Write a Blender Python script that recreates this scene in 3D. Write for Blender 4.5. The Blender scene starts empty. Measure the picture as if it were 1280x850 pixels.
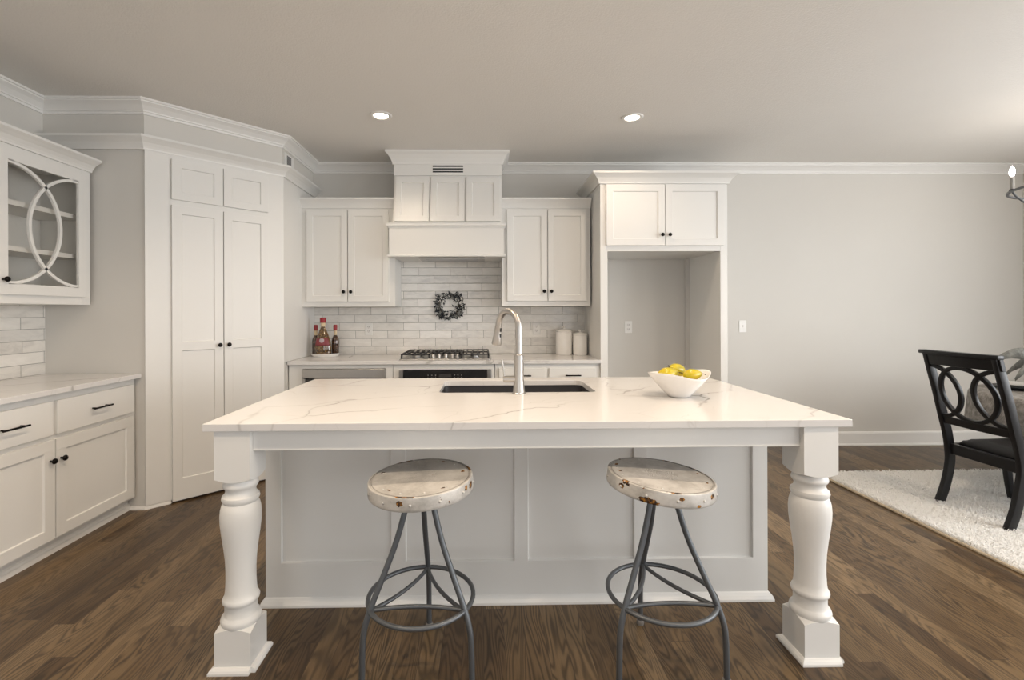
import bpy, bmesh, math, random
import numpy as np
from mathutils import Vector, Matrix

random.seed(7)
rng = np.random.default_rng(7)
SC = bpy.context.scene
COL = SC.collection
PI = math.pi

# ------------------------------------------------------------------ camera
CAM_H = 1.32
F_PX, CX, CY, YAW, ROLL = 595.0, 613.0, 389.5, 0.0162, 0.0035
cd = bpy.data.cameras.new('camera')
cd.sensor_fit = 'HORIZONTAL'
cd.sensor_width = 36.0
cd.lens = F_PX * 36.0 / 1280.0
cd.shift_x = (640.0 - CX) / 1280.0
cd.shift_y = (CY - 425.0) / 1280.0
cd.clip_start = 0.05
cam = bpy.data.objects.new('camera', cd)
COL.objects.link(cam)
cam.matrix_world = (Matrix.Translation((0, 0, CAM_H)) @ Matrix.Rotation(-YAW, 4, 'Z')
                    @ Matrix.Rotation(PI / 2, 4, 'X') @ Matrix.Rotation(-ROLL, 4, 'Z'))
SC.camera = cam

# ------------------------------------------------------------------ world and light
SC.view_settings.view_transform = 'Standard'
SC.view_settings.look = 'None'
SC.view_settings.exposure = 0.09
SC.view_settings.gamma = 1.0
SC.view_settings.use_curve_mapping = False
W = bpy.data.worlds.new('daylight')
SC.world = W
W.use_nodes = True
W.node_tree.nodes['Background'].inputs[0].default_value = (0.95, 0.97, 1.0, 1)
W.node_tree.nodes['Background'].inputs[1].default_value = 2.65


def area_light(name, loc, target, sx, sy, power, color=(1, 1, 1)):
    l = bpy.data.lights.new(name, 'AREA')
    l.shape = 'RECTANGLE'
    l.size, l.size_y = sx, sy
    l.energy = power
    l.color = color
    o = bpy.data.objects.new(name, l)
    COL.objects.link(o)
    o.location = loc
    d = Vector(target) - Vector(loc)
    o.rotation_euler = d.to_track_quat('-Z', 'Y').to_euler()
    return o


# the sky lights the room through the two window openings behind the camera and two in the dining wall, the side one added for fill
for nm, loc, tgt, sx, sy in (('sky_portal_rear_left', (-1.0, -3.24, 1.45), (-1.0, 3, 1.45), 2.2, 1.9),
                             ('sky_portal_rear_right', (2.6, -3.24, 1.45), (2.6, 3, 1.45), 2.2, 1.9),
                             ('sky_portal_added', (5.36, -2.1, 1.35), (0, -2.1, 1.35), 1.7, 2.1),
                             ('sky_portal_dining', (5.36, 1.1, 1.5), (0, 1.1, 1.5), 2.4, 1.8)):
    area_light(nm, loc, tgt, sx, sy, 1.0).data.cycles.is_portal = True
# low sun-bright daylight through the dining window
area_light('daylight_dining', (5.28, 1.1, 1.5), (0, 1.6, 1.9), 2.4, 1.8, 106, (0.97, 0.985, 1.0))
area_light('added_side_fill', (5.28, -2.1, 1.4), (-1.0, 1.5, 1.2), 1.6, 2.0, 46, (1.0, 0.985, 0.97))  # fill lamp at the added side opening, lifts the left cabinet doors
CAN_POWER = {3.45: 4.7, 3.47: 4.4, 2.05: 13.0, 0.90: 14.0, 1.30: 8.0}
CAN_COLOR = (1.0, 0.80, 0.60)

# ------------------------------------------------------------------ node helpers


class Nt:
    def __init__(self, name):
        self.m = bpy.data.materials.new(name)
        self.m.use_nodes = True
        self.t = self.m.node_tree
        self.b = self.t.nodes['Principled BSDF']

    def new(self, typ, **kw):
        n = self.t.nodes.new(typ)
        for k, v in kw.items():
            setattr(n, k, v)
        return n

    def set(self, sock, v):
        if isinstance(v, bpy.types.NodeSocket):
            self.t.links.new(v, sock)
        else:
            sock.default_value = v

    def math(self, op, a, b=0.0, c=0.0, clamp=False):
        n = self.new('ShaderNodeMath', operation=op, use_clamp=clamp)
        for s, v in zip(n.inputs, (a, b, c)):
            self.set(s, v)
        return n.outputs[0]

    def pos(self):
        return self.new('ShaderNodeNewGeometry').outputs['Position']

    def objco(self):
        return self.new('ShaderNodeTexCoord').outputs['Object']

    def sep(self, v):
        n = self.new('ShaderNodeSeparateXYZ')
        self.set(n.inputs[0], v)
        return n.outputs

    def comb(self, x, y, z=0.0):
        n = self.new('ShaderNodeCombineXYZ')
        for s, v in zip(n.inputs, (x, y, z)):
            self.set(s, v)
        return n.outputs[0]

    def noise(self, vec, scale=5, detail=3, rough=0.5, dist=0.0):
        n = self.new('ShaderNodeTexNoise')
        self.set(n.inputs['Vector'], vec)
        n.inputs['Scale'].default_value = scale
        n.inputs['Detail'].default_value = detail
        n.inputs['Roughness'].default_value = rough
        n.inputs['Distortion'].default_value = dist
        return n.outputs['Fac']

    def white(self, vec):
        n = self.new('ShaderNodeTexWhiteNoise', noise_dimensions='3D')
        self.set(n.inputs['Vector'], vec)
        return n.outputs['Value']

    def ramp(self, fac, stops, interp='LINEAR'):
        n = self.new('ShaderNodeValToRGB')
        n.color_ramp.interpolation = interp
        els = n.color_ramp.elements
        while len(els) < len(stops):
            els.new(0.5)
        for e, (p, c) in zip(els, stops):
            e.position = p
            e.color = (c, c, c, 1) if isinstance(c, (int, float)) else tuple(c) + (1,)
        self.set(n.inputs[0], fac)
        return n.outputs[0]

    def mix(self, fac, a, b, blend='MIX'):
        n = self.new('ShaderNodeMix', data_type='RGBA', blend_type=blend)
        self.set(n.inputs[0], fac)
        for s, v in ((n.inputs[6], a), (n.inputs[7], b)):
            if isinstance(v, tuple) and len(v) == 3:
                v = v + (1,)
            self.set(s, v)
        return n.outputs[2]

    def bump(self, h, strength=0.3, dist=0.01):
        n = self.new('ShaderNodeBump')
        n.inputs['Strength'].default_value = strength
        n.inputs['Distance'].default_value = dist
        self.set(n.inputs['Height'], h)
        self.set(self.b.inputs['Normal'], n.outputs[0])

    def base(self, c=None, rough=None, metal=None, spec=None, **kw):
        if c is not None:
            if isinstance(c, tuple) and len(c) == 3:
                c = c + (1,)
            self.set(self.b.inputs['Base Color'], c)
        if rough is not None:
            self.set(self.b.inputs['Roughness'], rough)
        if metal is not None:
            self.set(self.b.inputs['Metallic'], metal)
        if spec is not None:
            self.set(self.b.inputs['Specular IOR Level'], spec)
        for k, v in kw.items():
            self.set(self.b.inputs[k], v)
        return self.m


def paint(name, c, rough=0.5, var=0.02, bump=0.0, bscale=300):
    n = Nt(name)
    f = n.noise(n.pos(), 3.0, 3)
    lo = tuple(max(0, x * (1 - var)) for x in c)
    hi = tuple(min(1, x * (1 + var)) for x in c)
    n.base(n.mix(f, lo, hi), rough)
    if bump:
        n.bump(n.noise(n.pos(), bscale, 2), bump, 0.004)
    return n.m


def metal(name, c, rough=0.3, aniso=None):
    n = Nt(name)
    f = n.noise(n.objco(), 40, 2)
    n.base(n.mix(f, tuple(x * .92 for x in c), c), rough, 1.0)
    return n.m


def plain(name, c, rough=0.4, spec=0.5, coat=0.0):
    n = Nt(name)
    f = n.noise(n.objco(), 30, 2)
    n.base(n.mix(f, tuple(x * .93 for x in c), c), rough, 0.0, spec)
    n.b.inputs['Coat Weight'].default_value = coat
    return n.m


M = {}
M['cabinet'] = paint('cabinet white paint', (0.775, 0.765, 0.735), 0.38, 0.01)
M['wall'] = paint('warm grey wall paint', (0.65, 0.63, 0.59), 0.7, 0.015, 0.05)
M['ceiling'] = paint('textured ceiling paint', (0.78, 0.76, 0.725), 0.8, 0.02, 0.55, 110)
M['trim'] = paint('trim white paint', (0.80, 0.79, 0.765), 0.4, 0.01)
M['black'] = metal('black bronze hardware', (0.02, 0.018, 0.017), 0.35)
M['steel'] = metal('brushed stainless steel', (0.52, 0.50, 0.475), 0.34)
M['steel_dark'] = metal('grey stainless steel', (0.42, 0.41, 0.40), 0.33)
M['black_glass'] = plain('black appliance glass', (0.012, 0.013, 0.015), 0.06)
M['cast_iron'] = plain('matt cast iron', (0.025, 0.024, 0.024), 0.5)
M['ceramic'] = plain('white glazed ceramic', (0.84, 0.82, 0.79), 0.15, 0.5, 0.3)
M['plastic'] = plain('white plastic plate', (0.82, 0.81, 0.78), 0.35)
M['slot'] = plain('dark slot', (0.03, 0.03, 0.03), 0.6)
M['dim'] = plain('grey marking', (0.45, 0.45, 0.45), 0.4)
M['sink'] = plain('dark composite sink', (0.035, 0.033, 0.035), 0.4)
M['black_wood'] = plain('black lacquered wood', (0.007, 0.007, 0.008), 0.33, 0.3)
M['black_leather'] = plain('black upholstery', (0.008, 0.008, 0.009), 0.5, 0.3)
M['grey_iron'] = metal('grey painted steel tube', (0.13, 0.14, 0.15), 0.42)
M['grey_iron'].node_tree.nodes['Principled BSDF'].inputs['Metallic'].default_value = 0.55
M['red_wax'] = plain('red wax cap', (0.30, 0.012, 0.02), 0.4)
M['cream_wrap'] = plain('cream neck band', (0.66, 0.53, 0.34), 0.6)
M['rubber'] = plain('worn foot tip', (0.22, 0.20, 0.18), 0.5)
M['glass_table'] = plain('dark table edge', (0.02, 0.02, 0.02), 0.2)
M['candle'] = plain('candle sleeve', (0.30, 0.29, 0.27), 0.5)
M['vent_grey'] = plain('grey louvre', (0.28, 0.28, 0.28), 0.5)


def glass(name, c=(1, 1, 1), rough=0.0):
    n = Nt(name)
    lw = n.new('ShaderNodeLayerWeight')
    lw.inputs[0].default_value = 0.12
    tr = n.new('ShaderNodeBsdfTransparent')
    tr.inputs[0].default_value = c + (1,)
    gl = n.new('ShaderNodeBsdfGlossy')
    gl.inputs['Roughness'].default_value = 0.02
    mx = n.new('ShaderNodeMixShader')
    n.t.links.new(lw.outputs['Fresnel'], mx.inputs[0])
    n.t.links.new(tr.outputs[0], mx.inputs[1])
    n.t.links.new(gl.outputs[0], mx.inputs[2])
    n.t.links.new(mx.outputs[0], n.t.nodes['Material Output'].inputs[0])
    return n.m


M['pane'] = glass('thin clear glass', (0.97, 0.965, 0.955))


def emit(name, c, s):
    n = Nt(name)
    n.base((0.9, 0.9, 0.9), 0.4)
    n.b.inputs['Emission Color'].default_value = c + (1,)
    n.b.inputs['Emission Strength'].default_value = s
    return n.m


M['lens'] = emit('lamp lens', (1.0, 0.88, 0.72), 14)
M['bulb'] = emit('candle bulb', (1.0, 0.92, 0.85), 30)


def mat_floor():
    n = Nt('oak plank floor')
    x, y, z = n.sep(n.pos())
    w, L = 0.0826, 1.15
    u = n.math('DIVIDE', x, w)
    row = n.math('FLOOR', u)
    off = n.math('MULTIPLY', n.white(n.comb(row, 3.7, 1.0)), 7.3)
    v = n.math('ADD', n.math('DIVIDE', y, L), off)
    colm = n.math('FLOOR', v)
    r1 = n.white(n.comb(row, colm, 0.0))
    r2 = n.white(n.comb(row, colm, 5.0))
    # cathedral grain: contour lines of a stretched noise, shifted for every board
    gx = n.math('ADD', x, n.math('MULTIPLY', r1, 31.0))
    gy = n.math('ADD', y, n.math('MULTIPLY', r2, 57.0))
    nz = n.noise(n.comb(n.math('MULTIPLY', gx, 9.0), n.math('MULTIPLY', gy, 1.15)), 1.0, 2.0, 0.45, 0.25)
    ring = n.math('SINE', n.math('MULTIPLY', nz, 130.0))
    ring = n.ramp(ring, [(0.0, 1.0), (0.30, 0.72), (0.6, 0.12), (1.0, 0.0)])
    ring = n.math('MULTIPLY', n.math('ADD', n.math('MULTIPLY', n.math('SINE', n.math('MULTIPLY', nz, 130.0)), 0.5), 0.5), 1.0)
    ring = n.math('POWER', ring, 1.7)
    fine = n.noise(n.comb(n.math('MULTIPLY', gx, 210.0), n.math('MULTIPLY', gy, 9.0)), 1.0, 3.0, 0.6)
    fine = n.ramp(fine, [(0.38, 0.0), (0.66, 1.0)])
    tone = n.ramp(r1, [(0.0, (0.080, 0.047, 0.022)), (0.35, (0.130, 0.081, 0.038)), (0.7, (0.170, 0.111, 0.055)),
                       (1.0, (0.235, 0.160, 0.086))])
    dark = n.mix(1.0, tone, (0.22, 0.21, 0.20), 'MULTIPLY')
    c = n.mix(n.math('MULTIPLY', ring, n.math('ADD', 0.55, n.math('MULTIPLY', r2, 0.4))), tone, dark)
    c = n.mix(n.math('MULTIPLY', fine, 0.35), c, n.mix(1.0, tone, (0.55, 0.53, 0.50), 'MULTIPLY'))
    big = n.noise(n.comb(x, y), 0.9, 2)
    c = n.mix(n.math('MULTIPLY', big, 0.25), c, n.mix(1.0, c, (0.7, 0.7, 0.72), 'MULTIPLY'))
    fu = n.math('FRACT', u)
    fv = n.math('FRACT', v)
    eu = n.math('MINIMUM', fu, n.math('SUBTRACT', 1.0, fu))
    ev = n.math('MINIMUM', fv, n.math('SUBTRACT', 1.0, fv))
    gap = n.math('MAXIMUM', n.math('LESS_THAN', eu, 0.010), n.math('LESS_THAN', ev, 0.0009))
    c = n.mix(n.math('MULTIPLY', gap, 0.75), c, (0.03, 0.02, 0.013))
    n.base(c, n.math('ADD', 0.30, n.math('MULTIPLY', fine, 0.10)), 0, 0.36)
    h = n.math('SUBTRACT', n.math('MULTIPLY', ring, -0.25), n.math('ADD', n.math('MULTIPLY', gap, 1.0), n.math('MULTIPLY', fine, 0.2)))
    n.bump(h, 0.18, 0.002)
    return n.m


def mat_tile(axis):
    n = Nt('handmade subway tile ' + axis)
    s = n.sep(n.pos())
    u = s[0] if axis == 'x' else s[1]
    v = n.math('SUBTRACT', s[2], 0.914)
    pw, ph = 0.3070, 0.0755
    vv = n.math('DIVIDE', v, ph)
    row = n.math('FLOOR', vv)
    odd = n.math('MULTIPLY', n.math('MODULO', n.math('ADD', row, 40.0), 2.0), 0.5)
    uu = n.math('ADD', n.math('ADD', n.math('DIVIDE', u, pw), odd), n.math('MULTIPLY', n.math('SUBTRACT', n.white(n.comb(row, 2.0, 9.0)), .5), 0.06))
    cl = n.math('FLOOR', uu)
    fu = n.math('FRACT', uu)
    fv = n.math('FRACT', vv)
    eu = n.math('MULTIPLY', n.math('MINIMUM', fu, n.math('SUBTRACT', 1.0, fu)), pw)
    ev = n.math('MULTIPLY', n.math('MINIMUM', fv, n.math('SUBTRACT', 1.0, fv)), ph)
    e = n.math('MINIMUM', eu, ev)
    wob = n.math('MULTIPLY', n.math('SUBTRACT', n.noise(n.pos(), 45, 2), 0.5), 0.0012)
    e = n.math('ADD', e, wob)
    face = n.ramp(n.math('DIVIDE', e, 0.006), [(0.22, 0.0), (0.40, 1.0)])
    r = n.white(n.comb(row, cl, 4.0))
    r2 = n.white(n.comb(row, cl, 8.0))
    cloud = n.noise(n.comb(n.math('ADD', n.math('MULTIPLY', u, 1.0), n.math('MULTIPLY', r, 9.0)), n.math('MULTIPLY', v, 2.5), r2), 9.0, 4, 0.6, 0.6)
    c = n.ramp(n.math('ADD', n.math('MULTIPLY', cloud, 0.75), n.math('MULTIPLY', r, 0.35)),
               [(0.25, (0.60, 0.58, 0.55)), (0.5, (0.76, 0.735, 0.69)), (0.8, (0.86, 0.835, 0.79))])
    c = n.mix(face, (0.30, 0.29, 0.27), c)
    n.base(c, n.math('SUBTRACT', 0.75, n.math('MULTIPLY', face, 0.58)), 0, 0.5)
    h = n.math('ADD', n.ramp(n.math('DIVIDE', e, 0.006), [(0.15, 0.0), (0.9, 1.0)]), n.math('MULTIPLY', n.noise(n.pos(), 14, 2), 0.9))
    n.bump(h, 0.35, 0.003)
    return n.m


def mat_quartz():
    n = Nt('white quartz with grey gold veins')
    p = n.pos()
    x, y, z = n.sep(p)
    # turned coordinates so that veins run across on a slant
    a = math.radians(32)
    xr = n.math('ADD', n.math('MULTIPLY', x, math.cos(a)), n.math('MULTIPLY', y, math.sin(a)))
    yr = n.math('SUBTRACT', n.math('MULTIPLY', y, math.cos(a)), n.math('MULTIPLY', x, math.sin(a)))
    w1 = n.math('MULTIPLY', n.math('SUBTRACT', n.noise(p, 1.8, 3, 0.5), 0.5), 0.75)
    w2 = n.math('MULTIPLY', n.math('SUBTRACT', n.noise(n.comb(n.math('ADD', x, 7.0), y, z), 2.4, 4, 0.55), 0.5), 0.55)
    vec = n.comb(n.math('ADD', n.math('MULTIPLY', xr, 0.75), w1), n.math('ADD', n.math('MULTIPLY', yr, 1.9), w2), n.math('MULTIPLY', z, 0.6))
    vor = n.new('ShaderNodeTexVoronoi', feature='DISTANCE_TO_EDGE')
    n.set(vor.inputs['Vector'], vec)
    vor.inputs['Scale'].default_value = 1.35
    d = vor.outputs['Distance']
    fade = n.ramp(n.noise(n.comb(n.math('ADD', x, 3.0), n.math('ADD', y, 1.0)), 2.3, 3), [(0.42, 0.0), (0.66, 1.0)])
    vein = n.math('MULTIPLY', n.ramp(d, [(0.0, 1.0), (0.005, 0.75), (0.012, 0.12), (0.05, 0.0)]), fade)
    vor2 = n.new('ShaderNodeTexVoronoi', feature='DISTANCE_TO_EDGE')
    n.set(vor2.inputs['Vector'], vec)
    vor2.inputs['Scale'].default_value = 3.4
    fade2 = n.ramp(n.noise(n.comb(n.math('ADD', x, 11.0), n.math('ADD', y, 4.0)), 3.0, 3), [(0.45, 0.0), (0.7, 1.0)])
    vein2 = n.math('MULTIPLY', n.ramp(vor2.outputs['Distance'], [(0.0, 0.5), (0.008, 0.2), (0.018, 0.0)]), fade2)
    c = n.mix(n.noise(p, 1.6, 4), (0.69, 0.675, 0.66), (0.735, 0.72, 0.705))
    c = n.mix(n.math('MULTIPLY', vein2, 0.7), c, (0.40, 0.37, 0.33))
    c = n.mix(n.math('MULTIPLY', vein, 0.95), c, (0.27, 0.25, 0.225))
    n.base(c, 0.16, 0, 0.5)
    return n.m


def mat_stool_paint(name, side_spots, top_spots):
    """enamel with chips; spots are (angle in degrees, half width in degrees, centre z or r, half height)"""
    n = Nt(name)
    o = n.objco()
    x, y, z = n.sep(o)
    r = n.math('SQRT', n.math('ADD', n.math('MULTIPLY', x, x), n.math('MULTIPLY', y, y)))
    ang = n.math('ARCTAN2', y, x)
    inf = n.new('ShaderNodeObjectInfo')
    sh = n.comb(n.math('ADD', x, n.math('MULTIPLY', inf.outputs['Random'], 13.0)), y, n.math('MULTIPLY', z, 1.6))
    chip = n.noise(sh, 15, 4, 0.65)
    rag = n.math('MULTIPLY', n.math('SUBTRACT', n.noise(o, 85, 4, 0.7), 0.5), 2.6)
    rim = n.ramp(n.math('ABSOLUTE', n.math('SUBTRACT', r, 0.187)), [(0.0, 1.0), (0.014, 0.35), (0.03, 0.0)])
    mask = n.ramp(n.math('ADD', chip, n.math('MULTIPLY', rim, 0.07)), [(0.725, 0.0), (0.74, 1.0)])
    topm = n.math('GREATER_THAN', z, 0.0118)
    side = n.math('SUBTRACT', 1.0, topm)
    for spots, v, gate in ((side_spots, z, side), (top_spots, r, topm)):
        for (ad, wd, c0, hh) in spots:
            da = n.math('DIVIDE', n.math('SUBTRACT', ang, math.radians(ad)), math.radians(wd))
            dz = n.math('DIVIDE', n.math('SUBTRACT', v, c0), hh)
            e = n.math('ADD', n.math('ADD', n.math('MULTIPLY', da, da), n.math('MULTIPLY', dz, dz)), rag)
            mask = n.math('MAXIMUM', mask, n.math('MULTIPLY', n.math('LESS_THAN', e, 0.8), gate))
    rust = n.ramp(n.noise(o, 90, 3), [(0.36, (0.016, 0.012, 0.01)), (0.5, (0.10, 0.045, 0.015)), (0.62, (0.38, 0.17, 0.02))])
    dirt = n.ramp(n.noise(sh, 7, 5, 0.72), [(0.30, (0.34, 0.325, 0.30)), (0.5, (0.54, 0.52, 0.485)), (0.66, (0.64, 0.62, 0.585))])
    groove = n.ramp(n.math('ABSOLUTE', n.math('SUBTRACT', r, 0.1815)), [(0.0, 1.0), (0.005, 0.0)])
    c = n.mix(n.math('MULTIPLY', n.math('MULTIPLY', groove, 0.95), topm), dirt, (0.035, 0.028, 0.022))
    c = n.mix(mask, c, rust)
    n.base(c, n.math('ADD', 0.36, n.math('MULTIPLY', mask, 0.4)), 0.1)
    # embossed rosette in the middle of the seat
    pet = n.math('MULTIPLY', n.math('SINE', n.math('MULTIPLY', ang, 6.0)), 0.010)
    wave = n.math('SINE', n.math('MULTIPLY', n.math('ADD', r, pet), 620.0))
    inner = n.math('MULTIPLY', n.math('LESS_THAN', r, 0.062), topm)
    h = n.math('ADD', n.math('MULTIPLY', n.math('MULTIPLY', wave, inner), 0.6), n.math('MULTIPLY', n.noise(o, 22, 3), 1.4))
    h = n.math('SUBTRACT', h, n.math('MULTIPLY', mask, 0.6))
    n.bump(h, 0.45, 0.004)
    return n.m


def mat_pear():
    n = Nt('yellow pear skin')
    o = n.objco()
    f = n.noise(o, 14, 4)
    sp = n.ramp(n.noise(o, 260, 2), [(0.62, 0.0), (0.72, 1.0)])
    c = n.ramp(f, [(0.3, (0.32, 0.28, 0.010)), (0.55, (0.52, 0.41, 0.012)), (0.75, (0.60, 0.42, 0.02))])
    n.base(n.mix(n.math('MULTIPLY', sp, 0.5), c, (0.35, 0.25, 0.05)), 0.28)
    return n.m


def mat_bottle(name, a, b, c3):
    n = Nt(name)
    o = n.objco()
    f = n.noise(o, 95, 3, 0.6)
    z = n.sep(o)[2]
    lay = n.noise(n.comb(0.0, 0.0, n.math('MULTIPLY', z, 1.0)), 28, 2)
    c = n.ramp(n.math('ADD', n.math('MULTIPLY', f, 0.65), n.math('MULTIPLY', lay, 0.35)), [(0.36, a), (0.5, b), (0.64, c3)])
    n.base(c, 0.06, 0, 0.6)
    n.b.inputs['Coat Weight'].default_value = 0.6
    return n.m


def mat_fur(name, a, b):
    n = Nt(name)
    f = n.noise(n.pos(), 26, 4, 0.65)
    n.base(n.ramp(f, [(0.3, a), (0.7, b)]), 0.9, 0, 0.15)
    n.bump(n.noise(n.pos(), 120, 3), 0.6, 0.01)
    return n.m


M['floor'] = mat_floor()
M['tile_x'] = mat_tile('x')
M['tile_y'] = mat_tile('y')
M['quartz'] = mat_quartz()
M['stool'] = mat_stool_paint('chipped white enamel', [(-104, 4, -.006, .011), (-16, 5, -.008, .014), (-28, 3, -.004, .010), (112, 10, .005, .010)],
                             [(-99, 13, .1865, .006), (117, 13, .187, .005), (20, 11, .187, .007), (160, 3, .160, .008), (10, 3, .158, .008), (-130, 4, .150, .005), (-52, 4, .150, .005), (63, 3, .160, .007)])
M['stool_rusty'] = mat_stool_paint('chipped white enamel with rust', [(-121, 12, -.028, .014), (-153, 4, -.008, .010), (-90, 3, -.004, .007), (-49, 4, -.004, .012), (-9, 4, -.006, .014), (-70, 3, -.028, .006)],
                                   [(-96, 9, .1845, .007), (150, 5, .165, .007), (62, 5, .185, .006), (-22, 5, .160, .004), (30, 6, .186, .004), (178, 3, .150, .007)])
M['pear'] = mat_pear()
M['oil_dark'] = mat_bottle('dark oil in glass', (0.015, 0.012, 0.01), (0.05, 0.025, 0.015), (0.14, 0.07, 0.03))
M['oil_amber'] = mat_bottle('layered peppers in glass', (0.015, 0.010, 0.006), (0.10, 0.05, 0.012), (0.34, 0.22, 0.08))
M['fur_grey'] = mat_fur('grey faux fur', (0.15, 0.142, 0.132), (0.37, 0.355, 0.335))
M['rug_edge'] = mat_fur('jute rug edge', (0.45, 0.38, 0.28), (0.55, 0.48, 0.36))
M['rug'] = mat_fur('cream rug backing', (0.74, 0.70, 0.63), (0.82, 0.78, 0.71))
def mat_pile():
    n = Nt('white shag pile')
    n.base((0.93, 0.925, 0.91), 0.9, 0, 0.1)
    tl = n.new('ShaderNodeBsdfTranslucent')
    tl.inputs[0].default_value = (0.95, 0.945, 0.93, 1)
    mx = n.new('ShaderNodeMixShader')
    mx.inputs[0].default_value = 0.45
    n.t.links.new(n.b.outputs[0], mx.inputs[1])
    n.t.links.new(tl.outputs[0], mx.inputs[2])
    n.t.links.new(mx.outputs[0], n.t.nodes['Material Output'].inputs[0])
    return n.m


M['pile'] = mat_pile()
M['leaf_dark'] = mat_fur('dark wreath leaf', (0.012, 0.014, 0.018), (0.07, 0.075, 0.085))
M['leaf_grey'] = mat_fur('grey green leaf', (0.14, 0.145, 0.14), (0.30, 0.31, 0.29))
M['stem'] = plain('brown stem', (0.05, 0.035, 0.02), 0.7)

# ------------------------------------------------------------------ mesh helpers


def bx(bm, x0, x1, y0, y1, z0, z1):
    if x1 < x0: x0, x1 = x1, x0
    if y1 < y0: y0, y1 = y1, y0
    vs = [bm.verts.new(p) for p in ((x0, y0, z0), (x1, y0, z0), (x1, y1, z0), (x0, y1, z0),
                                    (x0, y0, z1), (x1, y0, z1), (x1, y1, z1), (x0, y1, z1))]
    for f in ((0, 3, 2, 1), (4, 5, 6, 7), (0, 1, 5, 4), (1, 2, 6, 5), (2, 3, 7, 6), (3, 0, 4, 7)):
        bm.faces.new([vs[i] for i in f])
    return bm


def prism(bm, pts, z0, z1):
    lo = [bm.verts.new((p[0], p[1], z0)) for p in pts]
    hi = [bm.verts.new((p[0], p[1], z1)) for p in pts]
    n = len(pts)
    bm.faces.new(lo[::-1])
    bm.faces.new(hi)
    for i in range(n):
        bm.faces.new((lo[i], lo[(i + 1) % n], hi[(i + 1) % n], hi[i]))
    return bm


def lathe(bm, prof, seg=32, c=(0, 0, 0), cap=True):
    rings = []
    for r, z in prof:
        if r < 1e-6:
            rings.append([bm.verts.new((c[0], c[1], c[2] + z))])
        else:
            rings.append([bm.verts.new((c[0] + r * math.cos(2 * PI * k / seg), c[1] + r * math.sin(2 * PI * k / seg), c[2] + z))
                          for k in range(seg)])
    for a, b in zip(rings, rings[1:]):
        for k in range(seg):
            k2 = (k + 1) % seg
            if len(a) == 1 and len(b) == 1:
                continue
            if len(a) == 1:
                bm.faces.new((a[0], b[k2], b[k]))
            elif len(b) == 1:
                bm.faces.new((a[k], a[k2], b[0]))
            else:
                bm.faces.new((a[k], a[k2], b[k2], b[k]))
    if cap:
        if len(rings[0]) > 1: bm.faces.new(rings[0][::-1])
        if len(rings[-1]) > 1: bm.faces.new(rings[-1])
    return bm


def smooth_path(pts, n=8, closed=False):
    P = [Vector(p) for p in pts]
    out = []
    m = len(P)
    for i in range(m if closed else m - 1):
        g = lambda k: P[k % m] if closed else P[max(0, min(m - 1, k))]
        p0, p1, p2, p3 = g(i - 1), g(i), g(i + 1), g(i + 2)
        for k in range(n):
            t = k / n
            out.append(0.5 * ((2 * p1) + (p2 - p0) * t + (2 * p0 - 5 * p1 + 4 * p2 - p3) * t * t
                              + (3 * p1 - p0 - 3 * p2 + p3) * t ** 3))
    if not closed:
        out.append(P[-1])
    return out


def tube(bm, pts, r, seg=10, closed=False, rect=None, up=None, taper=None):
    """round tube, or rectangular bar if rect=(w, h); up fixes the h direction."""
    P = [Vector(p) for p in pts]
    n = len(P)
    rings = []
    nrm = None
    for i in range(n):
        if closed:
            t = (P[(i + 1) % n] - P[i - 1]).normalized()
        else:
            t = (P[min(i + 1, n - 1)] - P[max(i - 1, 0)]).normalized()
        if up is not None:
            s = t.cross(Vector(up)).normalized()
            nn = s.cross(t).normalized()
        else:
            if nrm is None:
                a = Vector((0, 0, 1)) if abs(t.z) < 0.9 else Vector((1, 0, 0))
                nrm = (a - t * a.dot(t)).normalized()
            else:
                nrm = (nrm - t * nrm.dot(t)).normalized()
            nn = nrm
            s = t.cross(nn)
        k = taper[i] if taper else 1.0
        if rect:
            w, h = rect[0] * k / 2, rect[1] * k / 2
            rings.append([bm.verts.new(P[i] + s * a * w + nn * b * h) for a, b in ((-1, -1), (1, -1), (1, 1), (-1, 1))])
        else:
            rings.append([bm.verts.new(P[i] + (s * math.cos(2 * PI * q / seg) + nn * math.sin(2 * PI * q / seg)) * r * k)
                          for q in range(seg)])
    m = len(rings[0])
    for i in range(n if closed else n - 1):
        a, b = rings[i], rings[(i + 1) % n]
        for q in range(m):
            bm.faces.new((a[q], a[(q + 1) % m], b[(q + 1) % m], b[q]))
    if not closed:
        bm.faces.new(rings[0][::-1])
        bm.faces.new(rings[-1])
    return bm


def moulding(bm, path, prof, closed=False):
    """sweep prof [(offset to the right of the path, z)] along a polyline with mitred corners."""
    P = [Vector(p) for p in path]
    n = len(P)
    segn = []
    for i in range(n - 1):
        d = (P[i + 1] - P[i]).normalized()
        segn.append(Vector((d.y, -d.x)))
    rings = []
    for i in range(n):
        a = segn[max(i - 1, 0)]
        b = segn[min(i, n - 2)]
        m = (a + b) / (1 + a.dot(b))
        rings.append([bm.verts.new((P[i].x + m.x * o, P[i].y + m.y * o, z)) for o, z in prof])
    k = len(prof)
    for i in range(n - 1):
        for q in range(k):
            bm.faces.new((rings[i][q], rings[i][(q + 1) % k], rings[i + 1][(q + 1) % k], rings[i + 1][q]))
    bm.faces.new(rings[0])
    bm.faces.new(rings[-1][::-1])
    return bm


def wrap(bm, path, prof):
    """moulding on the outside of a cabinet, path given right to left as seen from the front."""
    return moulding(bm, list(path)[::-1], prof)


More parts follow.
